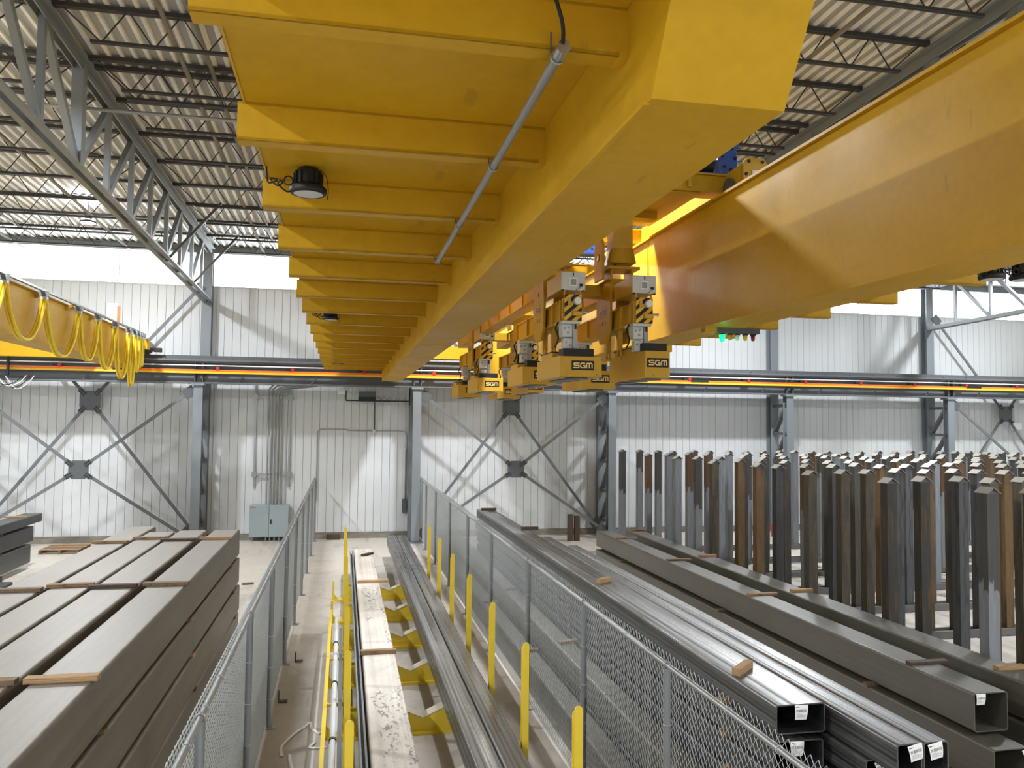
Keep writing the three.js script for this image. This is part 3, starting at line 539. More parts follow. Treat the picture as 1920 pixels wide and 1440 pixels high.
// ---------------------------------------------------------------- the far-left crane with festoon cables
{
  const c = thing('festoon_crane', 'yellow bridge crane with hanging festoon cables far left', 'crane', undefined, [0, 5.24, 0]);
  bx(c, 'girder', M.yellow, -6.4, -5.8, 0, .9, -9, -24.9); bx(c, 'bottom_flange', M.yellow, -6.42, -5.76, -.02, 0, -9, -24.9); bx(c, 'top_flange', M.yellow, -6.45, -5.75, .9, .92, -9, -24.9);
  mesh('end_truck', extr(poly([[-13, .25], [-7.05, .25], [-6.75, .66], [-13, .92]]), .36), M.yellow, c).position.z = -25.22;
  bx(c, 'truck_link', M.yellow, -7.2, -5.6, .55, .85, -24.9, -25.2);
  bx(c, 'festoon_track', M.galv, -5.68, -5.62, .93, .97, -9, -24.8);
  for (let z = -10; z > -24; z -= 1.7) bar(c, 'track_bracket', M.yellow2, V(-5.8, .82, z), V(-5.64, .92, z), .05, .05);
  bx(c, 'bumper', M.black, -5.5, -5.3, .5, .62, -25.2, -25.4);
  const w = mesh('wheel', new THREE.CylinderGeometry(.2, .2, .1, 18).rotateX(Math.PI / 2), M.darkGrey, c); w.position.set(-5.75, .64, -25.5);
  const sg = bx(c, 'target_board', M.white, -6.62, -6.36, 1.2, 1.8, -24.6, -24.62, 'white board with orange stripe'); bx(sg, 'orange_stripe', std(0xe0542e, .6), .12, .21, -.3, .22, .012, .02, 'orange stripe');
  // festoon: trolleys and looped flat cables, loops tighten towards the wall
  const zs = [-14.9, -16.75, -18.8, -20.2, -21.65, -22.95, -23.6, -24.0, -24.25, -24.45], dep = [.85, 1.0, .95, 1.05, 1.2, 1.35, .95, .8, .75];
  const f = thing('festoon_cables', 'looped yellow festoon cables hanging from the far-left crane', 'cable', undefined, [-5.63, 6.17, 0]);
  zs.forEach(z => { bx(f, 'carriage', M.hook, -.07, .07, -.1, .0, z + .06, z - .06); bx(f, 'clamp', M.lightGrey, -.06, .06, -.16, -.1, z + .05, z - .05); });
  for (let k = -1; k < zs.length - 1; k++) {
    const za = k < 0 ? -12.9 : zs[k], zb = zs[k + 1], d = dep[Math.max(0, k)] , zm = (za + zb) / 2;
    for (const o of [-.03, .03]) {
      const cur = new THREE.CatmullRomCurve3([V(o, -.16, za - .03), V(o, -.16 - d * .55, za + (zb - za) * .14), V(o, -.16 - d * .93, za + (zb - za) * .34), V(o, -.16 - d, zm), V(o, -.16 - d * .93, za + (zb - za) * .66), V(o, -.16 - d * .55, za + (zb - za) * .86), V(o, -.16, zb + .03)]);
      mesh('cable_loop', new THREE.TubeGeometry(cur, 28, .028, 6, false), M.cableYellow, f);
    }
  }
  const p = thing('collector_arm', 'black current collector with tangled wires by the runway conductor bars', 'collector', undefined, [-9.3, 4.9, -25.1]);
  bx(p, 'post', M.black, -.03, .03, 0, .6, .03, -.03); bx(p, 'shoe', M.black, -.4, .45, -.02, .06, .06, -.06); for (let k = 0; k < 4; k++) mesh('wire', tubePath([[-.35 + k * .1, .05, .05], [-.1 + k * .12, -.2 - .04 * k, .08], [.2 + k * .12, -.15, .07], [.4 + k * .1, .06, .05]], .012), k % 2 ? M.white : M.rubber, p);
}

// ---------------------------------------------------------------- chain-link fences
const S_ = .0365, FH = 1.94, NR = 53;
function wireGeo(par) {
  const r = .0023, pos = [], idx = []; let k = 0;
  for (let j = 0; j <= NR; j++) {
    const x = ((j + par) % 2) * (S_ + .003), y = .05 + j * (FH + .01) / NR, zz = ((j + par) % 2 ? 1 : -1) * .003;
    pos.push(x - r, y, zz, x, y - .0, zz + r, x + r, y, zz, x, y, zz - r);
    if (j) { const a = (k - 1) * 4, b = k * 4; for (let q = 0; q < 4; q++) { const n = (q + 1) % 4; idx.push(a + q, b + q, b + n, a + q, b + n, a + n); } } k++;
  }
  const g = new THREE.BufferGeometry(); g.setAttribute('position', new THREE.Float32BufferAttribute(pos, 3)); g.setIndex(idx); g.computeVertexNormals(); g.setAttribute('uv', new THREE.Float32BufferAttribute(new Float32Array(pos.length / 3 * 2), 2)); return g;
}
const wires = [wireGeo(0), wireGeo(1)];
function fence(x, out, zs, label) {
  const f = thing('chain_link_fence', label, 'fence', undefined, [x, 0, 0]);
  zs.forEach(z => {
    rod(f, 'post', M.galvPost, V(0, 0, z), V(0, FH - .03, z), .03, true);
    bx(f, 'post_foot', M.galv, -.08, .08, 0, .012, z + .07, z - .07); const l = mesh('loop_cap', new THREE.TorusGeometry(.026, .008, 8, 14), M.galv, f); l.position.set(0, FH - .01, z);
    for (let y = .35; y < 1.8; y += .38) { const t = mesh('post_tie', new THREE.TorusGeometry(.032, .003, 5, 12).rotateX(Math.PI / 2), M.wire, f); t.position.set(0, y, z); }
  });
  rod(f, 'top_rail', M.galv, V(0, FH - .01, -3.2), V(0, FH - .01, -26.35), .021, true);
  for (let z = -3.6; z > -26; z -= .62) { const t = mesh('rail_tie', new THREE.TorusGeometry(.0235, .003, 5, 12), M.wire, f); t.position.set(0, FH - .01, z); }
  rod(f, 'tension_wire', M.wire, V(out * .03, .06, -3.2), V(out * .03, .06, -26.3), .004);
  const n = Math.floor((26.3 - 3.2) / S_);
  for (const par of [0, 1]) {
    const im = new THREE.InstancedMesh(wires[par], M.wire, Math.ceil(n / 2)); im.name = 'woven_wire'; im.userData.kind = 'stuff'; shade(im); f.add(im);
    const q = new THREE.Quaternion().setFromAxisAngle(UP, Math.PI / 2), s = V(1, 1, 1); let c = 0;
    for (let i = par; i < n; i += 2) im.setMatrixAt(c++, new THREE.Matrix4().compose(V(out * .034, 0, -3.2 - i * S_), q, s));
    im.count = c; im.instanceMatrix.needsUpdate = true;
  }
}
fence(-.82, -1, [-5.3, -8.0, -10.43, -13.08, -15.56, -18.13, -20.69, -23.3, -26.1], 'chain-link fence between the tall left tube stack and the yellow cradles');
fence(2.44, 1, [-3.5, -5.83, -8.0, -10.53, -13.27, -15.85, -18.6, -21.5, -24.0, -26.1], 'chain-link fence between the yellow cradles and the right-hand tubes');

// ---------------------------------------------------------------- steel tubes
function tubeGeo(w, h, L, r = .025, t = .011) {
  const ring = (w2, h2, rad) => { const o = []; const c = [[-w2 + rad, h2 - rad, 135], [w2 - rad, h2 - rad, 45], [w2 - rad, -h2 + rad, -45], [-w2 + rad, -h2 + rad, -135]];
    // walk: top, right, bottom, left; every corner arc is split between its two walls
    for (let s = 0; s < 4; s++) { const A = c[s], B = c[(s + 1) % 4], m = 90 - s * 90; const pt = (C, d) => [C[0] + rad * Math.cos(d * Math.PI / 180), C[1] + rad * Math.sin(d * Math.PI / 180)];
      const L1 = []; for (const d of [45, 22, 0]) L1.push(pt(A, m + d)); for (const d of [0, -22, -45]) L1.push(pt(B, m + d));
      let acc = 0; const ds = [0]; for (let i = 1; i < 6; i++) { acc += Math.hypot(L1[i][0] - L1[i - 1][0], L1[i][1] - L1[i - 1][1]); ds.push(acc); }
      o.push(L1.map((p, i) => [p[0], p[1], (s + ds[i] / acc) * .25, Math.cos((m + [45, 22, 0, 0, -22, -45][i]) * Math.PI / 180), Math.sin((m + [45, 22, 0, 0, -22, -45][i]) * Math.PI / 180)])); }
    return o; };
  const out = ring(w / 2, h / 2, r), inn = ring(w / 2 - t, h / 2 - t, Math.max(.004, r - t)), pos = [], nor = [], uv = [], idx = []; let k = 0;
  const quad = (a, b, c, d, n4, u4) => { [a, b, c, d].forEach((p, i) => { pos.push(...p); nor.push(...n4[i]); uv.push(...u4[i]); }); idx.push(k, k + 2, k + 1, k, k + 3, k + 2); k += 4; };
  for (let s = 0; s < 4; s++) for (let i = 0; i < 5; i++) {
    const [x0, y0, v0, a0, b0] = out[s][i], [x1, y1, v1, a1, b1] = out[s][i + 1], p = inn[s][i], q = inn[s][i + 1];
    quad([x0, y0, 0], [x0, y0, -L], [x1, y1, -L], [x1, y1, 0], [[a0, b0, 0], [a0, b0, 0], [a1, b1, 0], [a1, b1, 0]], [[0, v0], [L / 6, v0], [L / 6, v1], [0, v1]]);
    quad([p[0], p[1], 0], [q[0], q[1], 0], [q[0], q[1], -L], [p[0], p[1], -L], [[-a0, -b0, 0], [-a1, -b1, 0], [-a1, -b1, 0], [-a0, -b0, 0]], [[0, .6], [0, .62], [L / 6, .62], [L / 6, .6]]);
    quad([x0, y0, 0], [x1, y1, 0], [q[0], q[1], 0], [p[0], p[1], 0], [[0, 0, 1], [0, 0, 1], [0, 0, 1], [0, 0, 1]], [[0, .4], [.01, .4], [.01, .41], [0, .41]]);
    quad([x0, y0, -L], [p[0], p[1], -L], [q[0], q[1], -L], [x1, y1, -L], [[0, 0, -1], [0, 0, -1], [0, 0, -1], [0, 0, -1]], [[0, .4], [.01, .4], [.01, .41], [0, .41]]);
  }
  const g = new THREE.BufferGeometry(); g.setAttribute('position', new THREE.Float32BufferAttribute(pos, 3)); g.setAttribute('normal', new THREE.Float32BufferAttribute(nor, 3)); g.setAttribute('uv', new THREE.Float32BufferAttribute(uv, 2)); g.setIndex(idx); return g;
}
const TAGG = (() => { const g = new THREE.PlaneGeometry(.115, .115, 6, 6), p = g.attributes.position; for (let i = 0; i < p.count; i++) { const v = (p.getY(i) + .0575) / .115; p.setX(i, p.getX(i) * (.84 + .16 * v)); p.setZ(i, .012 * Math.sin(v * 2.4)); } g.translate(0, -.0575, 0); g.computeVertexNormals(); return g; })();
let tubeU = 0;
function tube(x0, x1, ytop, h, zn, zf, mat, label, group, tg) {
  const w = x1 - x0, t = thing('steel_tube', label, 'steel tube', group, [(x0 + x1) / 2, ytop - h / 2, zn]);
  const g = tubeGeo(w, h, zn - zf, Math.min(.03, h * .12)); const uv = g.attributes.uv, o = (tubeU++ * .37) % 1; for (let i = 0; i < uv.count; i++) uv.setX(i, uv.getX(i) + o);
  mesh('tube_wall', g, mat, t);
  if (tg) { const q = mesh('paper_tag', TAGG, M.tag, t, 'white paper tag with barcode'); q.position.set(tg[0], h / 2 - .004, .004); q.rotation.z = tg[1] || 0; }
  return t;
}
function lumber(x0, x1, y, z, mi, label, yaw = 0, hh = .038, dd = .09) {
  const m = mesh('timber_spacer', chamferBox(x1 - x0, hh, dd, .003), M.wood[mi], scene); tag(m, label, 'timber', 'timber spacers'); m.position.set((x0 + x1) / 2, y + hh / 2, z); m.rotation.y = yaw; return m;
}
const ORD = ['first', 'second', 'third', 'fourth', 'fifth', 'sixth', 'seventh'];
{ // tall left stack: four rows, four tiers
  const xs = [[-2.08, -1.66], [-2.62, -2.18], [-3.06, -2.65], [-3.53, -3.1]], zf = [-14.2, -14.2, -14.05, -14.8];
  for (let c = 0; c < 4; c++) for (let t = 0; t < 4; t++) {
    const d = t ? (.008 * ((t * 7 + c * 3) % 3) - .008) : 0;
    tube(xs[c][0] + d, xs[c][1] + d, 1.93 - t * .462, .424, -2.6, zf[c] - (t ? .05 * t : 0), M.tubeWarm, `grey-brown square tube, tall left stack, ${ORD[c]} row from the fence, ${['top', 'second', 'third', 'bottom'][t]} tier`, 'tubes in the tall left stack');
    [-6.2, -9.55, -13.1].forEach((z, k) => {
      const where = ['nearest', 'middle', 'farthest'][k];
      if (!t) lumber(xs[c][0] - .03, xs[c][1] + .02, 1.93, z + [0, .04, -.06, .1][c] * (k + .2), [[0, 1, 3, 0], [1, 3, 2, 1], [0, 3, 2, 2]][k][c], `${where} timber atop the ${ORD[c]} tube from the fence, tall left stack`, k === 1 && c === 2 ? .1 : 0);
      else if (c === 0) lumber(xs[3][0], xs[0][1] + .015, 1.93 - t * .462, z - .25 * t, (k + t) % 3, `long timber spacer, ${ORD[t - 1]} gap down the tall left stack, ${where} set`);
    });
  }
  [-5, -9, -13].forEach((z, k) => { const b = lumber(-3.55, -1.64, 0, z, 1, 'floor timber under the tall left stack, ' + ['nearest', 'middle', 'farthest'][k] + ' one', 0, .116, .1); });
}
{ // dark stack at far left
  const X = [[-8.02, -7.6]];
  tube(-8.02, -7.58, 1.31, .21, -11, -23.0, M.tubeDark, 'dark flat steel tube on top of the far-left dark stack', 'far-left dark tubes');
  tube(-8.05, -7.6, 1.04, .38, -11, -22.5, M.tubeDark, 'dark square steel tube in the middle of the far-left dark stack', 'far-left dark tubes');
  tube(-8.03, -7.6, .61, .46, -11, -22.35, M.tubeDark, 'dark square steel tube at the bottom of the far-left dark stack', 'far-left dark tubes');
  lumber(-8.1, -7.6, 1.31, -22.0, 0, 'orange timber on top of the far-left dark stack');
  for (const [k, z] of [[0, -14], [1, -20.5]]) { lumber(-8.1, -7.55, 0, z, 3, `floor block under the far-left dark stack, ${k ? 'far' : 'near'} one`, 0, .15, .1); lumber(-8.1, -7.57, .61, z, 3, `lower spacer in the far-left dark stack, ${k ? 'far' : 'near'} one`, 0, .05, .1); lumber(-8.1, -7.57, 1.04, z, 3, `upper spacer in the far-left dark stack, ${k ? 'far' : 'near'} one`, 0, .06, .1); }
  tube(-7.3, -6.85, .26, .22, -11, -19.2, M.tubeDark, 'low dark steel tube on the floor beside the far-left dark stack', 'far-left dark tubes');
  lumber(-7.35, -6.8, 0, -17.8, 1, 'floor block under the low dark tube far left', 0, .04, .1);
}
{ // right-hand stepped stack behind the fence
  const G = 'tubes in the stepped stack right of the fence';
  tube(3.29, 3.71, 1.61, .225, -5.74, -19.95, M.tubeRaw, 'wide flat tube on top of the stepped stack, tagged end open', G, [.0, -.03]);
  tube(3.26, 3.68, 1.345, .225, -5.72, -19.9, M.tubeRaw, 'wide flat tagged tube directly below the topmost wide tube', G, [-.02, -.03]);
  for (let t = 0; t < 4; t++) tube(3.27, 3.69, 1.075 - t * .265, .225, -5.9 - t * .1, -19.7, M.tubeDark, `wide flat tube in the stepped stack, ${ORD[t]} below the two tagged ones`, G);
  tube(3.77, 3.97, 1.57, .225, -4.99, -15.2, M.tubeRaw, 'narrow tagged tube beside the topmost wide tube', G, [.03, .22]);
  tube(3.98, 4.18, 1.57, .225, -4.99, -14.1, M.tubeRaw, 'outer narrow tagged tube at the top of the stepped stack', G, [-.02, .2]);
  tube(3.77, 3.96, 1.33, .21, -5.33, -15, M.tubeRaw, 'narrow tagged tube under the inner narrow one', G, [.02, .3]);
  tube(3.97, 4.16, 1.33, .21, -5.33, -15, M.tubeRaw, 'narrow tube under the outer narrow one', G);
  for (let t = 0; t < 4; t++) for (let k = 0; k < 2; k++) tube(3.77 + k * .205, 3.965 + k * .205, 1.09 - t * .265, .225, -5.5, -15, M.tubeDark, `narrow tube low in the stepped stack, ${k ? 'outer' : 'inner'} column, ${ORD[t]} from its top`, G);
  tube(2.94, 3.22, .70, .32, -3.4, -22, M.tubeOlive, 'olive-grey tube on the upper step of the stack behind the fence', G);
  tube(2.94, 3.22, .35, .3, -3.4, -22, M.tubeDark, 'tube under the upper step of the stack behind the fence', G);
  tube(2.64, 2.91, .35, .3, -3.4, -22.5, M.tubeOlive, 'olive-grey tube on the lowest step beside the right fence', G);
  const B = [[3.29, 3.62, -6.58, 0, .75, 'by its open end'], [3.38, 3.62, -10.55, 0, .6, 'well along it'], [3.55, 3.9, -15.98, 3, 0, 'towards the far end'], [3.35, 3.72, -19.6, 3, 0, 'at the far end']];
  B.forEach(([a, b, z, m, yaw, w]) => lumber(a, b, 1.61, z, m, 'timber block on the topmost wide tube ' + w, yaw, .06, .075));
  lumber(2.98, 3.3, .70, -11.0, 2, 'timber across the upper step behind the right fence, nearer one', .3); lumber(2.96, 3.25, .70, -14.6, 1, 'timber across the upper step behind the right fence, farther one'); lumber(2.66, 2.92, .35, -11.9, 1, 'timber across the lowest step behind the right fence, nearer one'); lumber(2.66, 2.95, .35, -15.2, 1, 'timber across the lowest step behind the right fence, farther one');
  [-6.6, -11.5, -16.5].forEach((z, k) => { const w = ['near', 'middle', 'far'][k]; lumber(2.6, 4.2, 0, z, 1, 'floor timber under the stepped stack, ' + w + ' one', 0, .05); for (let t = 0; t < 5; t++) lumber(3.24, k < 2 ? 4.2 : 3.72, 1.345 - t * .265 + (t ? .0 : 0), z + .05 * t, 2, `spacer in the stepped stack, ${w} set, ${ORD[t]} from its top`, 0, .039); });
}
{ // square tubes further right
  const G = 'square tubes beside the rack posts';
  tube(6.46, 6.87, 1.0, .4, -7.34, -20.1, M.tubeOlive, 'square tagged tube with timbers on top, open end clear of the others', G, [-.13, 0]);
  tube(6.38, 6.8, .56, .42, -7.0, -19.9, M.tubeOlive, 'square tagged tube lying under the upper square tube', G, [.16, .35]);
  tube(7.28, 7.7, 1.0, .4, -6.2, -20.2, M.tubeOlive, 'upper square tube nearest the rack posts', G);
  tube(7.28, 7.7, .56, .42, -6.2, -20.2, M.tubeOlive, 'lower square tube nearest the rack posts', G);
  const w = ['near', 'middle', 'farther', 'farthest'];
  [[-8.36, 3], [-12.15, 2], [-15.5, 2], [-18.6, 2]].forEach(([z, m], k) => lumber(6.48, 6.99, 1.0, z, m, w[k] + ' timber on top of the inner upper square tube', 0, .035));
  [[-8.0, 0], [-12.3, 0], [-15.85, 0], [-19.9, 2]].forEach(([z, m], k) => lumber(7.34, 7.72, 1.0, z, m, w[k] + ' pale timber on the square tube nearest the rack posts', 0, .045));
  [-9, -13, -18].forEach((z, k) => { lumber(6.36, 7.7, .56, z, 1, w[k] + ' spacer between the square tubes', 0, .04); lumber(6.36, 7.7, 0, z, 1, w[k] + ' floor timber under the square tubes', 0, .14, .14); });
}

// ---------------------------------------------------------------- yellow cradle line between the fences
const CR = []; for (let k = -1; k < 7; k++) CR.push(-6.2 - 1.872 * k);
{
  const cp = poly([[.1, .04], [1.86, .04], [1.86, .3], [1.78, .3], [1.52, .2], [1.26, .3], [1.01, .19], [.76, .3], [.54, .2], [.32, .3], [.1, .3]]);
  const cg = extr(cp, .02), topPts = [[1.78, .3], [1.52, .2], [1.26, .3], [1.01, .19], [.76, .3], [.54, .2], [.32, .3]];
  const stan = extr((() => { const s = new THREE.Shape(); s.moveTo(-.032, 0); s.lineTo(.032, 0); s.lineTo(.032, 1.46); s.absarc(0, 1.46, .032, 0, Math.PI, false); s.closePath(); return s; })(), .012), side = extr(poly([[0, 0], [.05, 0], [.05, 1.36], [.012, 1.44], [0, 1.44]]), .012);
  CR.forEach((z, k) => {
    const c = thing('tube_cradle', `yellow notched cradle with two uprights, ${ORD[7 - k] || 'eighth'} in line from the far wall`, 'cradle', 'yellow cradles', [0, 0, z]);
    mesh('cradle_plate', cg, M.yellowPost, c); mesh('cradle_plate', cg, M.yellowPost, c).position.z = -.16;
    for (let i = 0; i < topPts.length - 1; i++) { const [xa, ya] = topPts[i], [xb, yb] = topPts[i + 1]; bar(c, 'pad', M.pad, V(xa, ya - .004, -.07), V(xb, yb - .004, -.07), .2, .008, 'pale wear pad'); }
    bx(c, 'base_flange', M.yellowPost, .0, 1.92, 0, .04, .08, -.22);
    for (const x of [.09, 1.86]) { const u = mesh('upright_post', stan, M.yellowPost, c); u.position.set(x, .04, -.02); mesh('post_web', side.clone().rotateY(Math.PI / 2), M.yellowPost, u).position.set(x < 1 ? .0 : -.012, 0, -.0); const f2 = mesh('post_back', stan, M.yellowPost, u); f2.position.z = -.07; f2.scale.y = .96; }
    // left-hand L bracket on the floor and guard stub
    bx(c, 'floor_angle', M.yellowPost, -.16, .09, 0, .03, .03, -.03); bx(c, 'angle_upright', M.yellowPost, -.16, -.12, 0, .42, .03, -.03); const tr = mesh('angle_gusset', extr(poly([[0, 0], [.1, 0], [0, .12]]), .01), M.yellowPost, c); tr.position.set(-.12, .03, 0);
    if (k < 5) bx(c, 'rail_arm', M.yellowPost, -.12, .08, .38, .41, .02, -.02);
  });
  const p = thing('feed_rail', 'long pale pipe rail on the left side of the yellow cradles', 'rail', undefined, [0, 0, 0]);
  rod(p, 'pipe', M.lightGrey, V(-.045, .43, -4.3), V(-.045, .43, -14), .032, true); bx(p, 'channel', M.darkGrey, .0, .045, .36, .44, -4.3, -13.4); bx(p, 'yellow_rail', M.yellowPost, -.17, -.125, .38, .42, -4.3, -14.8);
  for (let z = -5; z > -14; z -= 1.87) mesh('pipe_collar', new THREE.CylinderGeometry(.04, .04, .05, 14).rotateX(Math.PI / 2), M.black, p).position.set(-.045, .43, z);
  const q = thing('side_rail', 'dark twin-lip steel rail running along the pale tube', 'rail', undefined, [0, 0, 0]);
  bx(q, 'web', M.hook, .225, .275, .3, .5, -4.3, -20.4); bx(q, 'lip', M.hook, .215, .235, .5, .56, -4.3, -20.4); bx(q, 'lip', M.hook, .265, .285, .5, .58, -4.3, -20.4);
  tube(.31, .75, .6, .3, -4.2, -20.5, M.tubePale, 'pale scuffed flat tube on the yellow cradles', 'tubes on the yellow cradles');
  for (const [a, b, w] of [[1.25, 1.505, 'inner'], [1.51, 1.765, 'outer']]) {
    const t = tube(a, b, .6, .3, -4.2, -22.8, M.tubeBed, `dark shiny tube on the yellow cradles, ${w} of the close pair by the uprights`, 'tubes on the yellow cradles');
    for (const z of [-14.9, -13.1]) {                                      // hand-drawn boxes with scribbled figures
      for (const [x0, x1, z0, z1] of [[-.1, .1, 0, .014], [-.1, .1, -.75, -.736], [-.1, -.088, 0, -.75], [.088, .1, 0, -.75], [-.06, .02, -.2, -.214], [-.06, -.048, -.2, -.45], [-.02, .06, -.5, -.514], [.03, .042, -.12, -.4], [-.07, .05, -.62, -.634]]) bx(t, 'marker_stroke', M.black, x0, x1, .15, .1508, z + z0, z + z1, 'black marker stroke');
    }
  }
  lumber(.42, .8, .6, -19.5, 3, 'slanting timber block at the far end of the pale tube', .9, .05, .09); lumber(.33, .92, .6, -16.2, 0, 'timber lying across the pale tube and sticking out', 0, .05, .09); lumber(.29, .76, .6, -11.25, 2, 'reddish timber across the middle of the pale tube', 0, .06, .08);
}

// ---------------------------------------------------------------- rack posts
const capG = mergeGeometries([-1, 1].map(s => { const g = boxGeo(.13, .008, .22).clone(); g.rotateZ(-s * .62); g.translate(s * .052, -.037, 0); return g; }));
{
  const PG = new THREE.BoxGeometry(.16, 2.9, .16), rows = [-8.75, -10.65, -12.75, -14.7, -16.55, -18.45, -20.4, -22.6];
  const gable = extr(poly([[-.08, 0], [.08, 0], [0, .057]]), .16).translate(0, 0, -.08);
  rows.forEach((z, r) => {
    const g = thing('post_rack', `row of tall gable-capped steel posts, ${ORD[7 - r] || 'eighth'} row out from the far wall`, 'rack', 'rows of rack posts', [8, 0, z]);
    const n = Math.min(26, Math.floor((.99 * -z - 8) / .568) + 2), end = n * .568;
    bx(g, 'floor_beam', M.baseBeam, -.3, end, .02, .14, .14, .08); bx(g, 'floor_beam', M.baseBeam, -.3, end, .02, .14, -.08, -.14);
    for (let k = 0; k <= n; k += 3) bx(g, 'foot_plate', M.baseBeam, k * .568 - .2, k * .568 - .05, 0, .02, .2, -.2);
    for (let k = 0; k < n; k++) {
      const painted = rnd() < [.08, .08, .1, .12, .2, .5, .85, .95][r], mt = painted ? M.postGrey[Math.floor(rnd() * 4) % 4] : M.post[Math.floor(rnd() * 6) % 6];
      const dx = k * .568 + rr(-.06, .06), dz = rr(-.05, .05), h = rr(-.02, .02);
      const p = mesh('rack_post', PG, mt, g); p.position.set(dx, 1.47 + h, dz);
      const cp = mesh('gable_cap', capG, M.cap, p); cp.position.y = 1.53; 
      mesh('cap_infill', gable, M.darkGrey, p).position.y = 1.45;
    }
  });
}

// ---------------------------------------------------------------- things on and by the far wall
{
  const c = thing('electrical_cabinet', 'grey two-door electrical cabinet on the floor by the far wall', 'cabinet', undefined, [-2.22, 0, ZW]);
  cb(c, 'body', M.cabinet, -.59, .59, .12, 1.12, .36, .06, .006);
  for (const s of [-1, 1]) { const d = cb(c, 'door', M.cabinet, s < 0 ? -.585 : .005, s < 0 ? -.005 : .585, .135, 1.105, .385, .36, .005); if (s > 0) bx(d, 'handle', M.black, -.25, -.215, -.08, .06, .012, .035, 'black handle'); else bx(d, 'label_strip', M.red, -.27, -.1, .43, .455, .012, .015, 'small red sticker'); }
  for (const x of [-.5, -.1, .02, .16, .3]) rod(c, 'floor_conduit', M.conduit, V(x, 0, .2), V(x, .14, .2), .03, true);
  const cd = thing('conduit_bank', 'bank of four bent conduits rising from the cabinet to the runway', 'conduit', undefined, [0, 0, ZW + .16]);
  for (let k = 0; k < 5; k++) { const x = -2.34 + k * .1; mesh('conduit', tubePath([[x, 1.12, 0], [x, 2, 0], [x, 3.4, 0], [x, 4.2 - .0, 0], [x, 4.55, 0], [x + .05, 4.8 - k * .035, 0], [x + .28, 4.93 - k * .04, .0], [x + .8, 4.95 - k * .03, .1], [x + 1.4, 5.02 - .02 * k, .3]], .026, 60, 8), M.conduit, cd); }
  for (const x of [-2.73, -1.68]) { bx(cd, 'strut_post', M.galv, x - .03, x + .03, 1.65, 5.15 > 4 ? 4.95 : 0, -.1, -.15); for (const y of [2.06, 4.5]) bx(cd, 'strut_clamp', M.galv, x - .07, x + .07, y - .08, y + .08, -.03, -.12); }
  for (const y of [2.06, 4.5]) bx(cd, 'strut_rung', M.galv, -2.75, -1.66, y - .03, y + .03, -.03, -.07);
  const lp = thing('wall_conduit_loop', 'thin square conduit loop on the white wall panels', 'conduit', undefined, [0, 0, ZW + .03]);
  mesh('conduit', tubePath([[-.82, 1.2, 0], [-.82, 2.5, 0], [-.82, 3.3, 0], [-.78, 3.46, 0], [-.6, 3.5, 0], [.1, 3.5, 0], [.14, 3.46, 0], [1.0, 3.46, 0], [1.85, 3.46, 0], [2.0, 3.4, 0], [2.04, 3.2, 0], [2.04, 2.2, 0], [2.04, .75, 0]], .017, 120, 6), M.conduit, lp);
  rod(lp, 'drop', M.darkGrey, V(.98, 3.46, .01), V(.98, 4.4, .01), .015); bx(lp, 'junction', M.lightGrey, .93, 1.03, 3.4, 3.5, .05, -.02); bx(lp, 'switch_box', M.darkGrey, 1.92, 2.06, .8, 1.25, .1, -.02, 'grey switch box'); bx(lp, 'wide_trunking', M.panel, 1.9, 2.0, 1.1, 2.9, .04, -.02);
  const hb = thing('unit_heater', 'dark boxy unit on a bracket high on the far wall', 'heater', undefined, [.72, 4.55, ZW + .35]);
  cb(hb, 'case', M.darkGrey, -.27, .27, -.15, .17, .2, -.2, .01); bx(hb, 'grille', M.black, -.26, .26, -.14, .0, .205, .2); rod(hb, 'support_rail', M.black, V(-.66, -.12, 0), V(1.37, -.12, 0), .025); rod(hb, 'support_post', M.black, V(-.66, -.12, 0), V(-.66, .2, 0), .022); rod(hb, 'support_post', M.black, V(1.37, -.25, 0), V(1.37, .3, 0), .022);
  mesh('flex_pipe', tubePath([[.3, -.02, 0], [.4, .02, 0], [.45, -.1, 0], [.55, .02, 0], [.62, -.1, 0], [.75, .0, 0], [.85, -.1, 0], [1, -.02, 0], [1.1, -.1, 0], [1.25, -.04, 0]], .018, 60, 6), M.conduit, hb);
  const kb = mesh('timber_block', chamferBox(.42, .16, .16, .006), M.wood[3], scene); tag(kb, 'dark timber block lying at the foot of the far wall', 'timber'); kb.position.set(-.25, .08, ZW + .25);
  const ex = (x, z, y, label) => { const e = thing('fire_extinguisher', label, 'extinguisher', undefined, [x, y, z]); mesh('cylinder', new THREE.LatheGeometry([[0, 0], [.075, 0], [.08, .02], [.08, .4], [.05, .48], [.02, .5], [0, .5]].map(p => new THREE.Vector2(...p)), 16), M.red, e); bx(e, 'valve', M.black, -.04, .05, .5, .56, .03, -.03); };
  ex(14.94, -25.2, .92, 'red fire extinguisher hung on the column behind the rack posts'); ex(14.4, -25.2, 0, 'red fire extinguisher on the floor behind the rack posts');
  for (const [x, h, k] of [[7.2, .85, 'taller'], [7.42, .8, 'shorter']]) { const m = mesh('upright_timber', chamferBox(.16, h, .16, .008), M.wood[3], scene); tag(m, 'black upright timber stub by the wall under the cross brace, ' + k, 'timber'); m.position.set(x, h / 2, -25.15); }
  const fl = thing('wall_floodlight', 'small white floodlight on the wall past the rack posts', 'floodlight', undefined, [25.4, 3.85, ZW + .2]); cb(fl, 'head', M.white, -.2, .2, -.14, .12, .1, -.05, .01); bx(fl, 'arm', M.lightGrey, -.03, .03, .12, 1.0, -.02, -.06);
  const fl2 = thing('wall_floodlight', 'small white floodlight on the wall beside the conduit bank', 'floodlight', undefined, [-.05, 4.72, ZW + .15]); cb(fl2, 'head', M.white, -.14, .1, -.08, .05, .08, -.05, .01); bx(fl2, 'arm', M.lightGrey, -.02, .02, .05, .22, -.02, -.05);
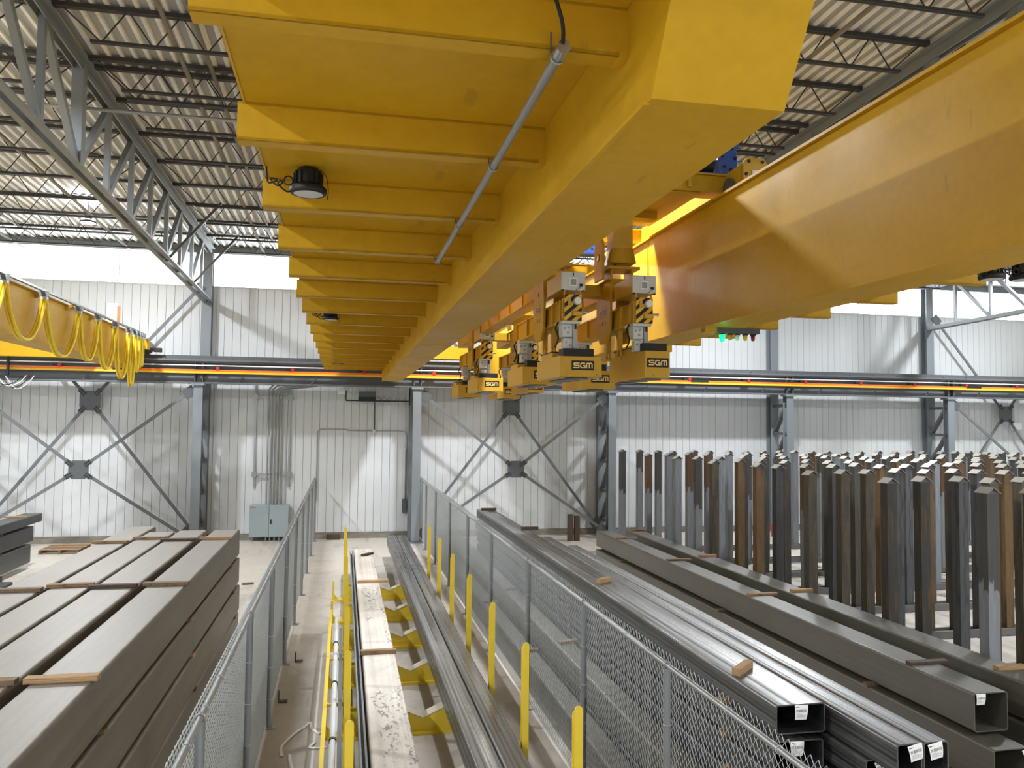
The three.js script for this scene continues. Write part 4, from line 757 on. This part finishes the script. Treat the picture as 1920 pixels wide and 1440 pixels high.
  { const cc = thing('far_crane_tip', 'yellow crane end with black bumper far right above the runway', 'crane end', undefined, [25.0, 5.75, -25.4]); bx(cc, 'end_truck', M.yellow2, .35, 2.5, .0, .5, .2, -.2); const b = mesh('bumper', new THREE.CylinderGeometry(.06, .08, .5, 12).rotateZ(Math.PI / 2), M.black, cc); b.position.set(.1, .28, 0); }
}
{ // pallet
  const p = thing('wooden_pallet', 'weathered wooden pallet lying on the floor by the far wall', 'pallet', undefined, [-7.65, 0, -25.1]);
  for (let k = 0; k < 7; k++) bx(p, 'deck_board', M.wood[k % 3], -.52, .52, .1, .12, -.5 + k * .155, -.6 + k * .155); for (const x of [-.5, 0, .46]) bx(p, 'stringer', M.wood[1], x - .02, x + .04, .02, .1, .5, -.6); for (const z of [-.55, 0, .42]) bx(p, 'bottom_board', M.wood[1], -.52, .52, 0, .02, z, z + .1);
}
{ // debris on the aisle floor
  const w = M.white;
  const d = (pts, label) => { const m = mesh('strap_scrap', tubePath(pts, .022, 40, 6).scale(1, .35, 1), w, scene); tag(m, label, 'scrap'); m.position.y = .008; };
  d([[-.6, .0, -9.5], [-.62, .01, -9.8], [-.5, .03, -10.15], [-.4, .01, -10.35], [-.33, .03, -10.5], [-.3, .0, -10.3], [-.2, .0, -10.1]], 'curled white strap scrap on the aisle floor'); d([[-.52, 0, -9.55], [-.5, .01, -9.35], [-.46, 0, -9.1]], 'short straight white strap scrap on the aisle floor'); d([[-.26, 0, -9.85], [-.3, .01, -9.7], [-.18, 0, -9.68], [-.12, 0, -9.7]], 'bent white strap scrap against the yellow rail');
  for (const [x, z, l] of [[-.72, -11.35, 'nearer'], [-.61, -13.2, 'farther']]) { const a = thing('angle_bracket', 'small dark angle bracket standing on the aisle floor, ' + l + ' of two', 'bracket', 'angle brackets on the aisle', [x, 0, z]); bx(a, 'upright', M.joist, -.06, -.045, 0, .14, .05, -.05); bx(a, 'base', M.joist, -.06, .06, 0, .012, .05, -.05); }
  lumber(-2.2, -1.95, 0, -19.5, 1, 'short timber offcut on the floor left of the fence', .2);
}
renderer.render(scene, camera);
